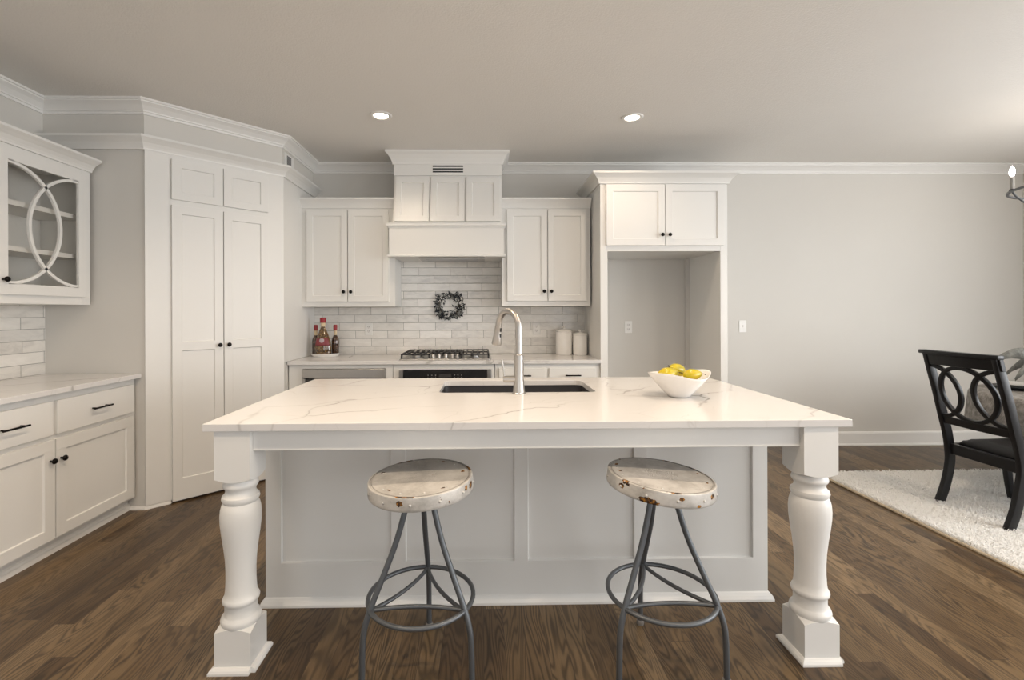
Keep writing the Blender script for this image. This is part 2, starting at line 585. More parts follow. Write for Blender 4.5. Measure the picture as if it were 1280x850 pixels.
def panel(bm, xs, zs, cells, yf, t=0.02, rec=0.009, sl=0.003):
    """slab whose front is at y = yf, thickness t behind it; grid cells (i, j) are recessed panels."""
    V = lambda x, y, z: bm.verts.new((x, y, z))
    for i in range(len(xs) - 1):
        for j in range(len(zs) - 1):
            x0, x1, z0, z1 = xs[i], xs[i + 1], zs[j], zs[j + 1]
            if (i, j) in cells:
                a = [V(x0, yf, z0), V(x1, yf, z0), V(x1, yf, z1), V(x0, yf, z1)]
                b = [V(x0 + sl, yf + rec, z0 + sl), V(x1 - sl, yf + rec, z0 + sl),
                     V(x1 - sl, yf + rec, z1 - sl), V(x0 + sl, yf + rec, z1 - sl)]
                bm.faces.new(b)
                for q in range(4):
                    bm.faces.new((a[q], a[(q + 1) % 4], b[(q + 1) % 4], b[q]))
            else:
                bm.faces.new((V(x0, yf, z0), V(x1, yf, z0), V(x1, yf, z1), V(x0, yf, z1)))
    yb = yf + t
    x0, x1, z0, z1 = xs[0], xs[-1], zs[0], zs[-1]
    bm.faces.new((V(x0, yb, z0), V(x0, yb, z1), V(x1, yb, z1), V(x1, yb, z0)))
    for i in range(len(xs) - 1):
        bm.faces.new((V(xs[i], yf, z0), V(xs[i], yb, z0), V(xs[i + 1], yb, z0), V(xs[i + 1], yf, z0)))
        bm.faces.new((V(xs[i], yf, z1), V(xs[i + 1], yf, z1), V(xs[i + 1], yb, z1), V(xs[i], yb, z1)))
    for j in range(len(zs) - 1):
        bm.faces.new((V(x0, yf, zs[j]), V(x0, yf, zs[j + 1]), V(x0, yb, zs[j + 1]), V(x0, yb, zs[j])))
        bm.faces.new((V(x1, yf, zs[j]), V(x1, yb, zs[j]), V(x1, yb, zs[j + 1]), V(x1, yf, zs[j + 1])))
    bmesh.ops.remove_doubles(bm, verts=bm.verts, dist=1e-5)
    return bm


def shaker(x0, x1, z0, z1, yf, st=0.055, rt=0.055, rb=0.055, mid=None, t=0.02):
    bm = bmesh.new()
    zs = [z0, z0 + rb, z1 - rt, z1]
    cells = {(1, 1)}
    if mid:
        zs = [z0, z0 + rb, mid[0], mid[1], z1 - rt, z1]
        cells = {(1, 1), (1, 3)}
    return panel(bm, [x0, x0 + st, x1 - st, x1], zs, cells, yf - t, t)


def obj(name, bm, mat, parent=None, smooth=False, bevel=0.0, seg=2, sub=0):
    bmesh.ops.recalc_face_normals(bm, faces=bm.faces)
    me = bpy.data.meshes.new(name)
    bm.to_mesh(me)
    bm.free()
    me.materials.append(mat)
    if smooth:
        me.polygons.foreach_set('use_smooth', [True] * len(me.polygons))
    o = bpy.data.objects.new(name, me)
    COL.objects.link(o)
    if parent:
        o.parent = parent
    if bevel:
        b = o.modifiers.new('edge', 'BEVEL')
        b.width = bevel
        b.segments = seg
        b.limit_method = 'ANGLE'
        b.angle_limit = math.radians(40)
        if not smooth:
            me.polygons.foreach_set('use_smooth', [False] * len(me.polygons))
    if sub:
        s = o.modifiers.new('round', 'SUBSURF')
        s.levels = s.render_levels = sub
    if smooth == 'auto':
        me.polygons.foreach_set('use_smooth', [True] * len(me.polygons))
        es = o.modifiers.new('split', 'EDGE_SPLIT')
        es.split_angle = math.radians(38)
    return o


def thing(name, label, cat, loc=(0, 0, 0), rotz=0.0, group=None):
    o = bpy.data.objects.new(name, None)
    o.empty_display_size = 0.1
    COL.objects.link(o)
    o.location = loc
    o.rotation_euler = (0, 0, rotz)
    return tag(o, label, cat, group)


def tag(o, label, cat, group=None):
    o['label'] = label
    o['category'] = cat
    if group:
        o['group'] = group
    return o


def struct(name, bm, mat, **kw):
    o = obj(name, bm, mat, None, **kw)
    o['kind'] = 'structure'
    return o


def dup(root, loc=None, rotz=None, label=None):
    r = root.copy()
    COL.objects.link(r)
    if loc is not None:
        r.location = loc
    if rotz is not None:
        r.rotation_euler = (0, 0, rotz)
    if label:
        r['label'] = label
    for ch in list(root.children):
        c = ch.copy()
        COL.objects.link(c)
        c.parent = r
        for g in list(ch.children):
            d = g.copy()
            COL.objects.link(d)
            d.parent = c
            for k in list(g.children):
                e = k.copy()
                COL.objects.link(e)
                e.parent = d
    return r


def B():
    return bmesh.new()


def knob(parent, x, z, yf):
    """round knob on a door whose front is at y = yf, pointing to -y."""
    bm = B()
    prof = [(0.006, 0.0), (0.005, 0.012), (0.0075, 0.015), (0.014, 0.019), (0.0155, 0.024), (0.013, 0.030), (0.006, 0.033), (0.0, 0.0335)]
    lathe(bm, prof, 20)
    bmesh.ops.rotate(bm, verts=bm.verts, cent=(0, 0, 0), matrix=Matrix.Rotation(PI / 2, 3, 'X'))
    bmesh.ops.translate(bm, verts=bm.verts, vec=(x, yf, z))
    return obj('knob', bm, M['black'], parent, smooth=True)


def pull(parent, x, z, yf, w=0.13):
    bm = B()
    for s in (-1, 1):
        tube(bm, [(x + s * w * .36, yf, z), (x + s * w * .36, yf - .028, z)], 0.0045, 10)
    tube(bm, [(x - w / 2, yf - .030, z), (x + w / 2, yf - .030, z)], 0.0055, 12)
    return obj('handle', bm, M['black'], parent, smooth='auto')


CORNICE = [(0.0, 0.0), (0.012, 0.0), (0.014, 0.010), (0.020, 0.022), (0.032, 0.040), (0.050, 0.055), (0.060, 0.062), (0.066, 0.066), (0.066, 0.080), (0.0, 0.080)]


def cornice(z, s=1.0, h=1.0):
    return [(o * s, z + q * h) for o, q in CORNICE]


# ------------------------------------------------------------------ room shell
XL, XR, YB, YR, ZC = -2.94, 5.32, 4.60, -3.20, 2.74
PA, PB = (-2.271, 3.236), (-1.621, 3.886)
struct('floor', bx(B(), XL - .1, XR + .1, YR - .1, YB + .1, -0.05, 0.0), M['floor'])
struct('ceiling', bx(B(), XL - .1, XR + .1, YR - .1, YB + .1, ZC, ZC + 0.08), M['ceiling'])
struct('wall_back', bx(B(), XL - .1, XR + .1, YB, YB + .1, 0, ZC), M['wall'])
struct('wall_left', bx(B(), XL - .1, XL, YR, YB, 0, ZC), M['wall'])


def wall_with_opening(name, axis, c0, c1, lo, hi, holes):
    """wall slab along an axis; holes = [(a0, a1, z0, z1)]"""
    bm = B()

    def add(a0, a1, z0, z1):
        if axis == 'x':
            bx(bm, a0, a1, c0, c1, z0, z1)
        else:
            bx(bm, c0, c1, a0, a1, z0, z1)
    cur = lo
    for a0, a1, z0, z1 in holes:
        add(cur, a0, 0, ZC)
        add(a0, a1, 0, z0)
        add(a0, a1, z1, ZC)
        cur = a1
    add(cur, hi, 0, ZC)
    return struct(name, bm, M['wall'])


wall_with_opening('wall_right', 'y', XR, XR + .1, YR, YB, [(-2.95, -1.25, .3, 2.4), (-.1, 2.3, .6, 2.4)])  # first opening is added, out of view, to let in fill light
wall_with_opening('wall_rear', 'x', YR - .1, YR, XL, XR, [(-2.1, .1, .5, 2.4), (1.5, 3.7, .5, 2.4)])


def window_frame(name, axis, c, a0, a1, z0, z1):
    bm = B()
    bars = [(a0, a0 + .06, z0, z1), (a1 - .06, a1, z0, z1), (a0, a1, z0, z0 + .06), (a0, a1, z1 - .06, z1),
            ((a0 + a1) / 2 - .03, (a0 + a1) / 2 + .03, z0, z1), (a0, a1, (z0 + z1) / 2 - .02, (z0 + z1) / 2 + .02)]
    for p, q, r, s in bars:
        if axis == 'x':
            bx(bm, p, q, c - .03, c + .03, r, s)
        else:
            bx(bm, c - .03, c + .03, p, q, r, s)
    return struct(name, bm, M['trim'])


window_frame('window_1', 'x', YR - .05, -2.1, .1, .5, 2.4)
window_frame('window_2', 'x', YR - .05, 1.5, 3.7, .5, 2.4)
window_frame('added_window', 'y', XR + .05, -2.95, -1.25, .3, 2.4)  # unseen window, added to light the left cabinet doors
window_frame('window_3', 'y', XR + .05, -.1, 2.3, .6, 2.4)

# pantry corner: a closet whose middle face stands at 45 degrees
T = 0.08
struct('wall_pantry_left', bx(B(), XL, PA[0], PA[1], PA[1] + T, 0, ZC), M['wall'])
u45 = Vector((math.sqrt(.5), math.sqrt(.5)))
n45 = Vector((-math.sqrt(.5), math.sqrt(.5)))
VA, VB = Vector(PA), Vector(PB)
struct('wall_pantry_front', prism(B(), [VA, VB, VB + n45 * T, VA + n45 * T], 0, ZC), M['wall'])
struct('wall_pantry_right', bx(B(), PB[0] - T, PB[0], PB[1], YB, 0, ZC), M['wall'])

# ceiling crown all round, swept with mitred corners
room = [(XL, YR), (XL, PA[1]), PA, PB, (PB[0], YB), (XR, YB), (XR, YR)]
crown = [(0.0, .105), (0.012, .105), (0.014, .088), (0.022, .085), (0.024, .076), (0.034, .064), (0.050, .046), (0.066, .034), (0.078, .026), (0.080, .018), (0.090, .015), (0.090, 0.0), (0.0, 0.0)]
crown = [(o * .92, ZC - d * .84) for o, d in crown]
struct('trim_1', moulding(B(), room, crown), M['trim'])
base = [(0, 0), (0.022, 0), (0.022, 0.012), (0.015, 0.022), (0.014, 0.118), (0.009, 0.130), (0.0, 0.135)]
struct('baseboard_back', moulding(B(), [(2.062, YB), (XR, YB)], base), M['trim'])
struct('baseboard_right', moulding(B(), [(XR, YB), (XR, YR)], base), M['trim'])
shoe = [(0, 0), (0.018, 0), (0.016, 0.012), (0.008, 0.020), (0.0, 0.022)]
struct('baseboard_pantry', moulding(B(), [(-2.40, PA[1]), PA, (PA[0] + .7071 * .143, PA[1] + .7071 * .143)], shoe), M['trim'])

# tile fields
struct('wall_tile_back', bx(B(), PB[0], .985, YB - .009, YB, .914, 1.86), M['tile_x'])
struct('wall_tile_left', bx(B(), XL, XL + .009, 0.75, PA[1], .914, 1.40), M['tile_y'])

# ------------------------------------------------------------------ recessed lights


def can_light(x, y, label):
    t = thing('recessed_light', label, 'ceiling light', (x, y, ZC), 0, 'recessed ceiling lights')
    bm = B()
    lathe(bm, [(0.052, -0.003), (0.056, -0.008), (0.074, -0.006), (0.080, -0.001), (0.080, 0.0), (0.052, 0.0)], 40, cap=False)
    obj('trim_ring', bm, M['trim'], t, smooth=True)
    bm = B()
    lathe(bm, [(0.0, -0.003), (0.052, -0.003), (0.052, -0.001), (0.0, -0.001)], 40)
    obj('lens', bm, M['lens'], t)
    l = bpy.data.lights.new('recessed_lamp', 'SPOT')
    l.energy = CAN_POWER[y] * 4
    l.color = CAN_COLOR
    l.spot_size = math.radians(150)
    l.spot_blend = 0.9
    l.shadow_soft_size = 0.014
    o = bpy.data.objects.new('recessed_lamp', l)
    COL.objects.link(o)
    o.parent = t
    o.location = (0, 0, -0.03)
    return t


can_light(-0.73, 3.45, 'lit recessed ceiling light to the left, in front of the range hood')
can_light(1.10, 3.47, 'lit recessed ceiling light to the right, in front of the refrigerator cabinet')
for (x, y, lab) in ((-0.74, 2.05, 'recessed ceiling light over the left bar stool'), (1.10, 2.05, 'recessed ceiling light over the right bar stool'),
                    (-0.74, 0.90, 'recessed ceiling light behind the viewer on the left'), (1.10, 0.90, 'recessed ceiling light behind the viewer on the right'),
                    (-1.55, 1.30, 'added recessed ceiling light out of view, brightening the left base cabinets'),  # unseen lamp, added to lift the left cabinet doors
                    (2.95, 2.05, 'added recessed ceiling light out of view, brightening the white rug')):  # unseen lamp, added to brighten the rug
    can_light(x, y, lab)

# ------------------------------------------------------------------ island
isl = thing('kitchen_island', 'white panelled kitchen island base with turned corner posts under the quartz top', 'kitchen island', (0, 0, 0))
IY = 2.175
DX = .006
bm = B()
bx(bm, -.98, 1.30, IY, IY + .02, 0, .886)
bx(bm, -.98, 1.30, 2.86, 2.88, 0, .886)
bx(bm, -.98, -.96, IY + .02, 2.86, 0, .886)
bx(bm, 1.28, 1.30, IY + .02, 2.86, 0, .886)
bx(bm, -.96, 1.28, IY + .02, 2.86, 0.08, .10)
obj('body', bm, M['cabinet'], isl)
xs = [-.98, -.911, -.417, -.352, .141, .202, .687, .748, 1.232, 1.30]
obj('front_panel', panel(B(), xs, [0.0, .19, .84, .886], {(1, 1), (3, 1), (5, 1), (7, 1)}, IY - .018, .018, .012), M['cabinet'], isl, bevel=.001)
mp = [(0, 0), (0.020, 0), (0.020, 0.010), (0.014, 0.024), (0.006, 0.034), (0.0, 0.038)]
obj('base_moulding', wrap(B(), [(1.30, 2.88), (1.30, IY - .018), (-.98, IY - .018), (-.98, 2.88)], mp), M['cabinet'], isl)
bm = B()
bx(bm, -.856, 1.199, 1.782, 1.807, .806, .886)
obj('apron', bm, M['cabinet'], isl, bevel=.002)
for x in (-.975, 1.290):
    obj('side_apron', bx(B(), x, x + .022, 1.90, IY - .019, .806, .886), M['cabinet'], isl, bevel=.002)


def turned_post(x, y):
    """square top block, vase turned shaft, square foot block, all on one axis."""
    h = .065
    bm = B()
    # blocks: square in plan, the face next to the turning is cut to a dome so its edges arch

    def block(z0, z1, up, hh):
        n = 12
        grid = {}
        for i in range(n + 1):
            for j in range(n + 1):
                px, py = -hh + 2 * hh * i / n, -hh + 2 * hh * j / n
                r = math.hypot(px, py)
                d = max(0.0, (r - hh * .86)) * .45
                grid[i, j] = bm.verts.new((x + px, y + py, (z1 - d) if up else (z0 + d)))
        for i in range(n):
            for j in range(n):
                bm.faces.new((grid[i, j], grid[i + 1, j], grid[i + 1, j + 1], grid[i, j + 1]))
        rim = [(i, 0) for i in range(n)] + [(n, j) for j in range(n)] + [(i, n) for i in range(n, 0, -1)] + [(0, j) for j in range(n, 0, -1)]
        fl = [bm.verts.new((grid[k].co.x, grid[k].co.y, z0 if up else z1)) for k in rim]
        m = len(rim)
        for q in range(m):
            bm.faces.new((grid[rim[q]], grid[rim[(q + 1) % m]], fl[(q + 1) % m], fl[q]))
        bm.faces.new(fl)
    block(.015, .160, True, .066)
    block(.690, .886, False, h)
    prof = [(.066, .150), (.069, .158), (.071, .168), (.068, .178), (.061, .184), (.059, .190), (.0565, .20), (.0565, .222), (.058, .228), (.0635, .234), (.065, .242), (.0615, .250), (.0575, .256),
            (.0545, .275), (.0525, .31), (.0525, .35), (.0545, .39), (.060, .44), (.0665, .485), (.071, .525), (.072, .555), (.070, .580), (.0655, .598), (.060, .606), (.0635, .612), (.0665, .620), (.0645, .630), (.057, .636),
            (.053, .645), (.053, .655), (.058, .662), (.062, .668), (.062, .676), (.058, .685), (.050, .70)]
    lathe(bm, prof, 40, (x, y, 0))
    return bm


for px in (-.921, 1.264):
    leg = obj('leg', turned_post(px, 1.824), M['cabinet'], isl, smooth='auto')
    bm = B()
    r = .066
    wrap(bm, [(px + r, 1.824 - r), (px - r, 1.824 - r), (px - r, 1.824 + r), (px + r, 1.824 + r), (px + r, 1.824 - r)],
             [(-.004, 0), (.017, 0), (.017, .008), (.013, .015), (.005, .021), (-.004, .023)])
    obj('foot_moulding', bm, M['cabinet'], leg)

# quartz top with the sink cut out of it
SX0, SX1, SY0, SY1 = -.222, .574, 2.39, 2.795


def rounded_rect(x0, x1, y0, y1, r, n=6):
    pts = []
    for cx, cy, a0 in ((x1 - r, y1 - r, 0), (x0 + r, y1 - r, 90), (x0 + r, y0 + r, 180), (x1 - r, y0 + r, 270)):
        for k in range(n + 1):
            an = math.radians(a0 + 90 * k / n)
            pts.append((cx + r * math.cos(an), cy + r * math.sin(an)))
    return pts


def slab_with_hole(x0, x1, y0, y1, z0, z1, hole):
    bm = B()
    for z in (z0, z1):
        o = [bm.verts.new((p[0], p[1], z)) for p in ((x1, y1), (x0, y1), (x0, y0), (x1, y0))]
        hv = [bm.verts.new((p[0], p[1], z)) for p in hole]
        n = len(hv) // 4
        for q in range(4):
            seg = hv[q * n:(q + 1) * n]
            for k in range(n - 1):
                bm.faces.new((o[q], seg[k], seg[k + 1]))
            bm.faces.new((o[q], seg[-1], hv[((q + 1) * n) % len(hv)], o[(q + 1) % 4]))
    bm.verts.ensure_lookup_table()
    nv = 4 + len(hole)
    for k in range(4):
        bm.faces.new([bm.verts[i] for i in (k, (k + 1) % 4, nv + (k + 1) % 4, nv + k)])
    m = len(hole)
    for k in range(m):
        bm.faces.new([bm.verts[i] for i in (4 + k, 4 + (k + 1) % m, nv + 4 + (k + 1) % m, nv + 4 + k)])
    return bm


ct = obj('countertop', slab_with_hole(-1.022, 1.374, 1.748, 2.915, .886, .914, rounded_rect(SX0, SX1, SY0, SY1, .035)), M['quartz'], None, bevel=.002)
tag(ct, 'large white quartz countertop with thin grey veins covering the island', 'countertop')

snk = thing('sink', 'dark undermount sink set into the island countertop', 'sink', (0, 0, 0))
bm = B()
ho = rounded_rect(SX0 - .006, SX1 + .006, SY0 - .006, SY1 + .006, .04)
hi_ = rounded_rect(SX0 + .03, SX1 - .03, SY0 + .03, SY1 - .03, .05)
hl = rounded_rect(SX0 - .03, SX1 + .03, SY0 - .03, SY1 + .03, .05)
L0 = [bm.verts.new((p[0], p[1], .885)) for p in hl]
L1 = [bm.verts.new((p[0], p[1], .885)) for p in ho]
L2 = [bm.verts.new((p[0], p[1], .70)) for p in rounded_rect(SX0 + .004, SX1 - .004, SY0 + .004, SY1 - .004, .045)]
L3 = [bm.verts.new((p[0], p[1], .668)) for p in hi_]
for A_, B_ in ((L0, L1), (L1, L2), (L2, L3)):
    for k in range(len(A_)):
        k2 = (k + 1) % len(A_)
        bm.faces.new((A_[k], A_[k2], B_[k2], B_[k]))
bm.faces.new(L3)
obj('basin', bm, M['sink'], snk, smooth='auto')
bm = B()
lathe(bm, [(0, .669), (.02, .668), (.04, .672), (.045, .669), (.045, .667)], 28, (.18, 2.6, 0), cap=False)
obj('drain', bm, M['steel'], snk, smooth=True)

# faucet
fx, fy = .178, 2.352
fa = thing('faucet', 'tall brushed steel pull-down faucet standing in front of the island sink', 'faucet', (fx, fy, .914))
bm = B()
lathe(bm, [(0.034, 0), (0.034, .004), (.030, .008), (.029, .02), (.0265, .045), (.0245, .075), (.024, .15), (.0235, .19), (.019, .192), (.017, .195)], 32)
obj('base', bm, M['steel'], fa, smooth='auto')
dirv = Vector((-.57, .82, 0)).normalized()
pts = [Vector((0, 0, .19)), Vector((0, 0, .325))]
R = .084
for k in range(1, 15):
    an = PI * k / 14 * .975
    pts.append(Vector((0, 0, .325)) + dirv * (R - R * math.cos(an)) + Vector((0, 0, R * math.sin(an))))
bm = B()
tube(bm, pts, .0165, 18)
obj('spout', bm, M['steel'], fa, smooth='auto')
end, prev = pts[-1], pts[-2]
hd = (end - prev).normalized()
bm = B()
tube(bm, [end, end + hd * .006, end + hd * .008, end + hd * .05, end + hd * .095, end + hd * .1], .0185, 20, taper=[1, 1, .98, 1.12, 1.42, 1.34])
sh = obj('spray_head', bm, M['steel'], fa, smooth='auto')
side = Vector((.6, -.55, 0)).normalized()
bm = B()
for q in (.022, .052):
    c_ = end + hd * q + side * .0185
    tube(bm, [c_ - hd * .009, c_ + hd * .009], .0062, 10)
obj('spray_button', bm, M['slot'], sh, smooth=True)
bm = B()
tube(bm, [(-.018, 0, .072), (-.07, .0, .072)], .0165, 18)
tube(bm, [(-.07, .0, .072), (-.078, .0, .072)], .0145, 18)
hb = obj('handle', bm, M['steel'], fa, smooth='auto')
bm = B()
tube(bm, [(-.072, 0, .08), (-.076, 0, .12), (-.084, 0, .168)], .0042, 10, taper=[1, .9, 1.15])
obj('lever', bm, M['steel'], hb, smooth='auto')

# ------------------------------------------------------------------ bar stools


def make_stool(label):
    t = thing('bar_stool', label, 'bar stool', (0, 0, 0), 0, 'metal bar stools')
    R = .192
    zt = .709
    bm = B()
    prof = [(0, .004), (.184, .004), (.187, .0), (.192, .0), (.1945, .004), (.1945, .010), (.1935, .042), (.192, .0475), (.1885, .0495), (.184, .0495), (.1825, .047), (.181, .047), (.1795, .0485), (.10, .049), (0, .049)]
    prof = [(r, z - .036) for r, z in prof]
    lathe(bm, prof, 72)
    seat = obj('seat', bm, M['stool'], t, smooth='auto')
    seat.location = (0, 0, zt - .013)
    for k in range(12):
        an = 2 * PI * k / 12 + .2
        for px_, py_, pz_, q in ((.158 * math.cos(an), .158 * math.sin(an), .012, .6), (.1935 * math.cos(an + .26), .1935 * math.sin(an + .26), -.012, 1)):
            bm = B()
            bmesh.ops.create_uvsphere(bm, u_segments=10, v_segments=6, radius=0.0052, matrix=Matrix.Translation((px_, py_, pz_)) @ Matrix.Diagonal((1, 1, q, 1)))
            obj('rivet', bm, M['stool'], seat, smooth=True)
    bm = B()
    lathe(bm, [(.0, .63), (.03, .63), (.03, .657), (.075, .659), (.075, .6625), (0, .6625)], 28)
    obj('mounting_plate', bm, M['grey_iron'], t, smooth='auto')
    zr = .268
    for k in range(3):
        an = PI / 2 + k * 2 * PI / 3
        d = Vector((math.cos(an), math.sin(an), 0))
        P_ = [d * .045 + Vector((0, 0, .656)), d * .057 + Vector((0, 0, .61)), d * .095 + Vector((0, 0, .49)), d * .145 + Vector((0, 0, .375)),
              d * .187 + Vector((0, 0, .283)), d * .211 + Vector((0, 0, .215)), d * .219 + Vector((0, 0, .15)), d * .222 + Vector((0, 0, .014))]
        bm = B()
        tube(bm, smooth_path(P_, 7), .0106, 14)
        lg = obj('leg', bm, M['grey_iron'], t, smooth='auto')
        bm = B()
        lathe(bm, [(0, 0), (.0135, 0), (.0145, .006), (.0155, .009), (.0155, .017), (.0125, .020)], 18, d * .222)
        obj('foot_tip', bm, M['rubber'], lg, smooth='auto')
    bm = B()
    tube(bm, [(.193 * math.cos(2 * PI * k / 64), .193 * math.sin(2 * PI * k / 64), zr) for k in range(64)], .0085, 12, closed=True)
    obj('foot_ring', bm, M['grey_iron'], t, smooth=True)
    for k in range(3):
        a0 = PI / 2 + k * 2 * PI / 3
        a1 = a0 + 2 * PI / 3
        p0 = Vector((math.cos(a0), math.sin(a0), 0)) * .188
        p1 = Vector((math.cos(a1), math.sin(a1), 0)) * .188
        mid = (p0 + p1) / 2
        mid = mid * .52
        pts = []
        for q in range(19):
            s = q / 18
            pts.append(p0 * (1 - s) ** 2 + 2 * (mid * 1.0) * s * (1 - s) + p1 * s * s + Vector((0, 0, zr + .0)))
        bm = B()
        tube(bm, pts, .0075, 12)
        obj('brace', bm, M['grey_iron'], t, smooth='auto')
    return t


stool = make_stool('left white enamel metal bar stool at the island, without rust under its rim')
stool.location = (-.232, 1.775, 0)
stool.rotation_euler = (0, 0, math.radians(-1))
st2 = dup(stool, (.664, 1.775, 0), math.radians(1), 'right white enamel metal bar stool at the island, orange rust on its rim')
for c in st2.children:
    if c.name.startswith('seat'):
        c.data = c.data.copy()
        c.data.materials[0] = M['stool_rusty']
for s_, (tx, ty, tz) in ((stool, (2.0, -2.5, 0)), (st2, (1.0, 4.5, 0))):
    for c in s_.children:
        if c.name.startswith('seat'):
            rz = s_.rotation_euler[2]
            c.rotation_euler = (Matrix.Rotation(-rz, 3, 'Z') @ Matrix.Rotation(math.radians(tx), 3, 'X') @ Matrix.Rotation(math.radians(ty), 3, 'Y')).to_euler()

# ------------------------------------------------------------------ pear bowl
bl = obj('bowl', B(), M['ceramic']) if False else None
BX, BY = .930, 2.245
bm = B()
seg = 56
prof_o = [(.0, .0), (.045, .0), (.050, .003), (.058, .012), (.085, .040), (.112, .072), (.132, .100), (.139, .110)]
prof_i = [(.135, .110), (.126, .098), (.104, .070), (.078, .042), (.05, .018), (.0, .012)]
rings = []
for r, z in prof_o + prof_i:
    if r < 1e-6:
        rings.append([bm.verts.new((0, 0, z))])
        continue
    ring = []
    for k in range(seg):
        an = 2 * PI * k / seg
        wv = max(0, (z - .03) / .08)
        sq = 1 + .035 * wv * math.cos(4 * (an - .3)) + .05 * wv * math.cos(2 * an)
        dz = wv * (.010 * math.cos(2 * (an - .35)) + .004 * math.cos(3 * an))
        ring.append(bm.verts.new((r * sq * math.cos(an), r * sq * .96 * math.sin(an), z + dz)))
    rings.append(ring)
for A_, B_ in zip(rings, rings[1:]):
    for k in range(seg):
        k2 = (k + 1) % seg
        if len(A_) == 1:
            bm.faces.new((A_[0], B_[k2], B_[k]))
        elif len(B_) == 1:
            bm.faces.new((A_[k], A_[k2], B_[0]))
        else:
            bm.faces.new((A_[k], A_[k2], B_[k2], B_[k]))
bowl = obj('bowl', bm, M['ceramic'], None, smooth=True)
bowl.location = (BX, BY, .9145)
tag(bowl, 'white ceramic bowl with wavy rim holding yellow pears on the island', 'bowl')


def make_pear(label, loc, rot, s=1.0):
    bm = B()
    prof = []
    for k in range(25):
        t = k / 24
        th = PI * t
        z = -math.cos(th) * .05
        r = .0345 * math.sin(th) * (1.0 if t < .5 else 1 - .42 * ((t - .5) / .5) ** 1.1)
        z = z if t < .5 else z * 1.28
        prof.append((max(r, 0) if 0 < k < 24 else 0, z))
    lathe(bm, prof, 28)
    for v in bm.verts:
        v.co.x += .10 * v.co.z ** 2 * 10
        v.co.y *= .97
    p = obj('pear', bm, M['pear'], None, smooth=True)
    tag(p, label, 'pear', 'yellow pears in the white bowl')
    bm = B()
    tube(bm, [(.0035, 0, .060), (.005, .0, .070), (.009, .001, .080), (.013, .002, .086)], .0022, 8, taper=[1, .9, 1, 1.5])
    obj('stem', bm, M['stem'], p, smooth='auto')
    p.location = loc
    p.rotation_euler = rot
    p.scale = (s, s, s)
    return p


make_pear('leftmost yellow pear resting against the left rim of the bowl', (BX - .066, BY - .024, .9145 + .107), (0, math.radians(80), math.radians(14)), 0.98)
make_pear('yellow pear behind the two others in the bowl, standing highest', (BX + .012, BY + .050, .9145 + .118), (math.radians(72), math.radians(0), math.radians(-60)), .95)
make_pear('yellow pear lying on its side at the front right of the bowl, stem pointing right', (BX + .044, BY - .040, .9145 + .107), (0, math.radians(82), math.radians(6)), .82)

# ------------------------------------------------------------------ back run
# base cabinets
FY = 3.985


def base_carcass(x0, x1, yf, yb, openings, parent, toe=.10):
    """open fronted box with a face frame; openings = [(x0, x1, z0, z1)] filled by appliances, else solid"""
    bm = B()
    bx(bm, x0, x0 + .018, yf + .02, yb, toe, .884)
    bx(bm, x1 - .018, x1, yf + .02, yb, toe, .884)
    bx(bm, x0 + .018, x1 - .018, yf + .02, yb, toe, toe + .018)
    bx(bm, x0 + .018, x1 - .018, yb - .012, yb, toe + .018, .884)
    bx(bm, x0, x1, yf + .06, yf + .075, 0, toe)
    if not openings:
        bx(bm, x0, x1, yf, yf + .02, toe, .884)
    for (a, b_, z0, z1) in openings:
        bx(bm, x0, a, yf, yf + .02, toe, .884)
        bx(bm, b_, x1, yf, yf + .02, toe, .884)
        bx(bm, a, b_, yf, yf + .02, z1, .884)
        bx(bm, a, b_, yf, yf + .02, toe, z0)
    return obj('body', bm, M['cabinet'], parent)


c1 = thing('base_cabinet', 'white base cabinet housing the steel drawer appliance, below the tray of bottles', 'base cabinet', (0, 0, 0), 0, 'white base cabinets')
base_carcass(-1.612, -.752, FY, 4.588, [(-1.50, -.808, .45, .850)], c1)
obj('drawer', shaker(-1.50, -.81, .13, .43, FY, .05, .05, .05), M['cabinet'], c1, bevel=.001)
mw = thing('microwave_drawer', 'stainless steel drawer microwave built under the back counter, left of the oven', 'microwave', (0, 0, 0))
obj('housing', bx(B(), -1.495, -.813, FY + .005, 4.45, .455, .845), M['steel_dark'], mw)
obj('top_fascia', bx(B(), -1.497, -.811, FY - .022, FY + .004, .772, .847), M['steel'], mw, bevel=.004)
obj('door', bx(B(), -1.470, -.838, FY - .020, FY + .004, .47, .768), M['black_glass'], mw, bevel=.003)
for q in (-1.497, -.836):
    obj('side_frame', bx(B(), q, q + .025, FY - .022, FY + .004, .458, .770), M['steel'], mw)

c2 = thing('base_cabinet', 'white base cabinet housing the black oven, below the gas cooktop', 'base cabinet', (0, 0, 0), 0, 'white base cabinets')
base_carcass(-.748, .098, FY, 4.588, [(-.70, .072, .12, .838)], c2)
ov = thing('oven', 'built-in oven with black glass control panel and steel frame under the cooktop', 'oven', (0, 0, 0))
obj('housing', bx(B(), -.69, .062, FY + .005, 4.45, .125, .832), M['steel_dark'], ov)
for q in (-.698, .036):
    obj('side_frame', bx(B(), q, q + .034, FY - .02, FY + .004, .125, .836), M['steel_dark'], ov, bevel=.003)
cp = obj('control_panel', bx(B(), -.662, .034, FY - .024, FY + .004, .735, .834), M['black_glass'], ov, bevel=.002)
obj('display', bx(B(), -.365, -.262, FY - .026, FY - .024, .775, .802), M['slot'], cp)
for zz in (.772, .793):
    for xx in (-.455, -.424, -.393, -.236, -.207, -.178):
        obj('touch_mark', bx(B(), xx - .004, xx + .004, FY - .0255, FY - .0238, zz - .002, zz + .002), M['dim'], cp)
od = obj('door', bx(B(), -.662, .034, FY - .022, FY + .004, .135, .728), M['black_glass'], ov, bevel=.003)
bm = B()
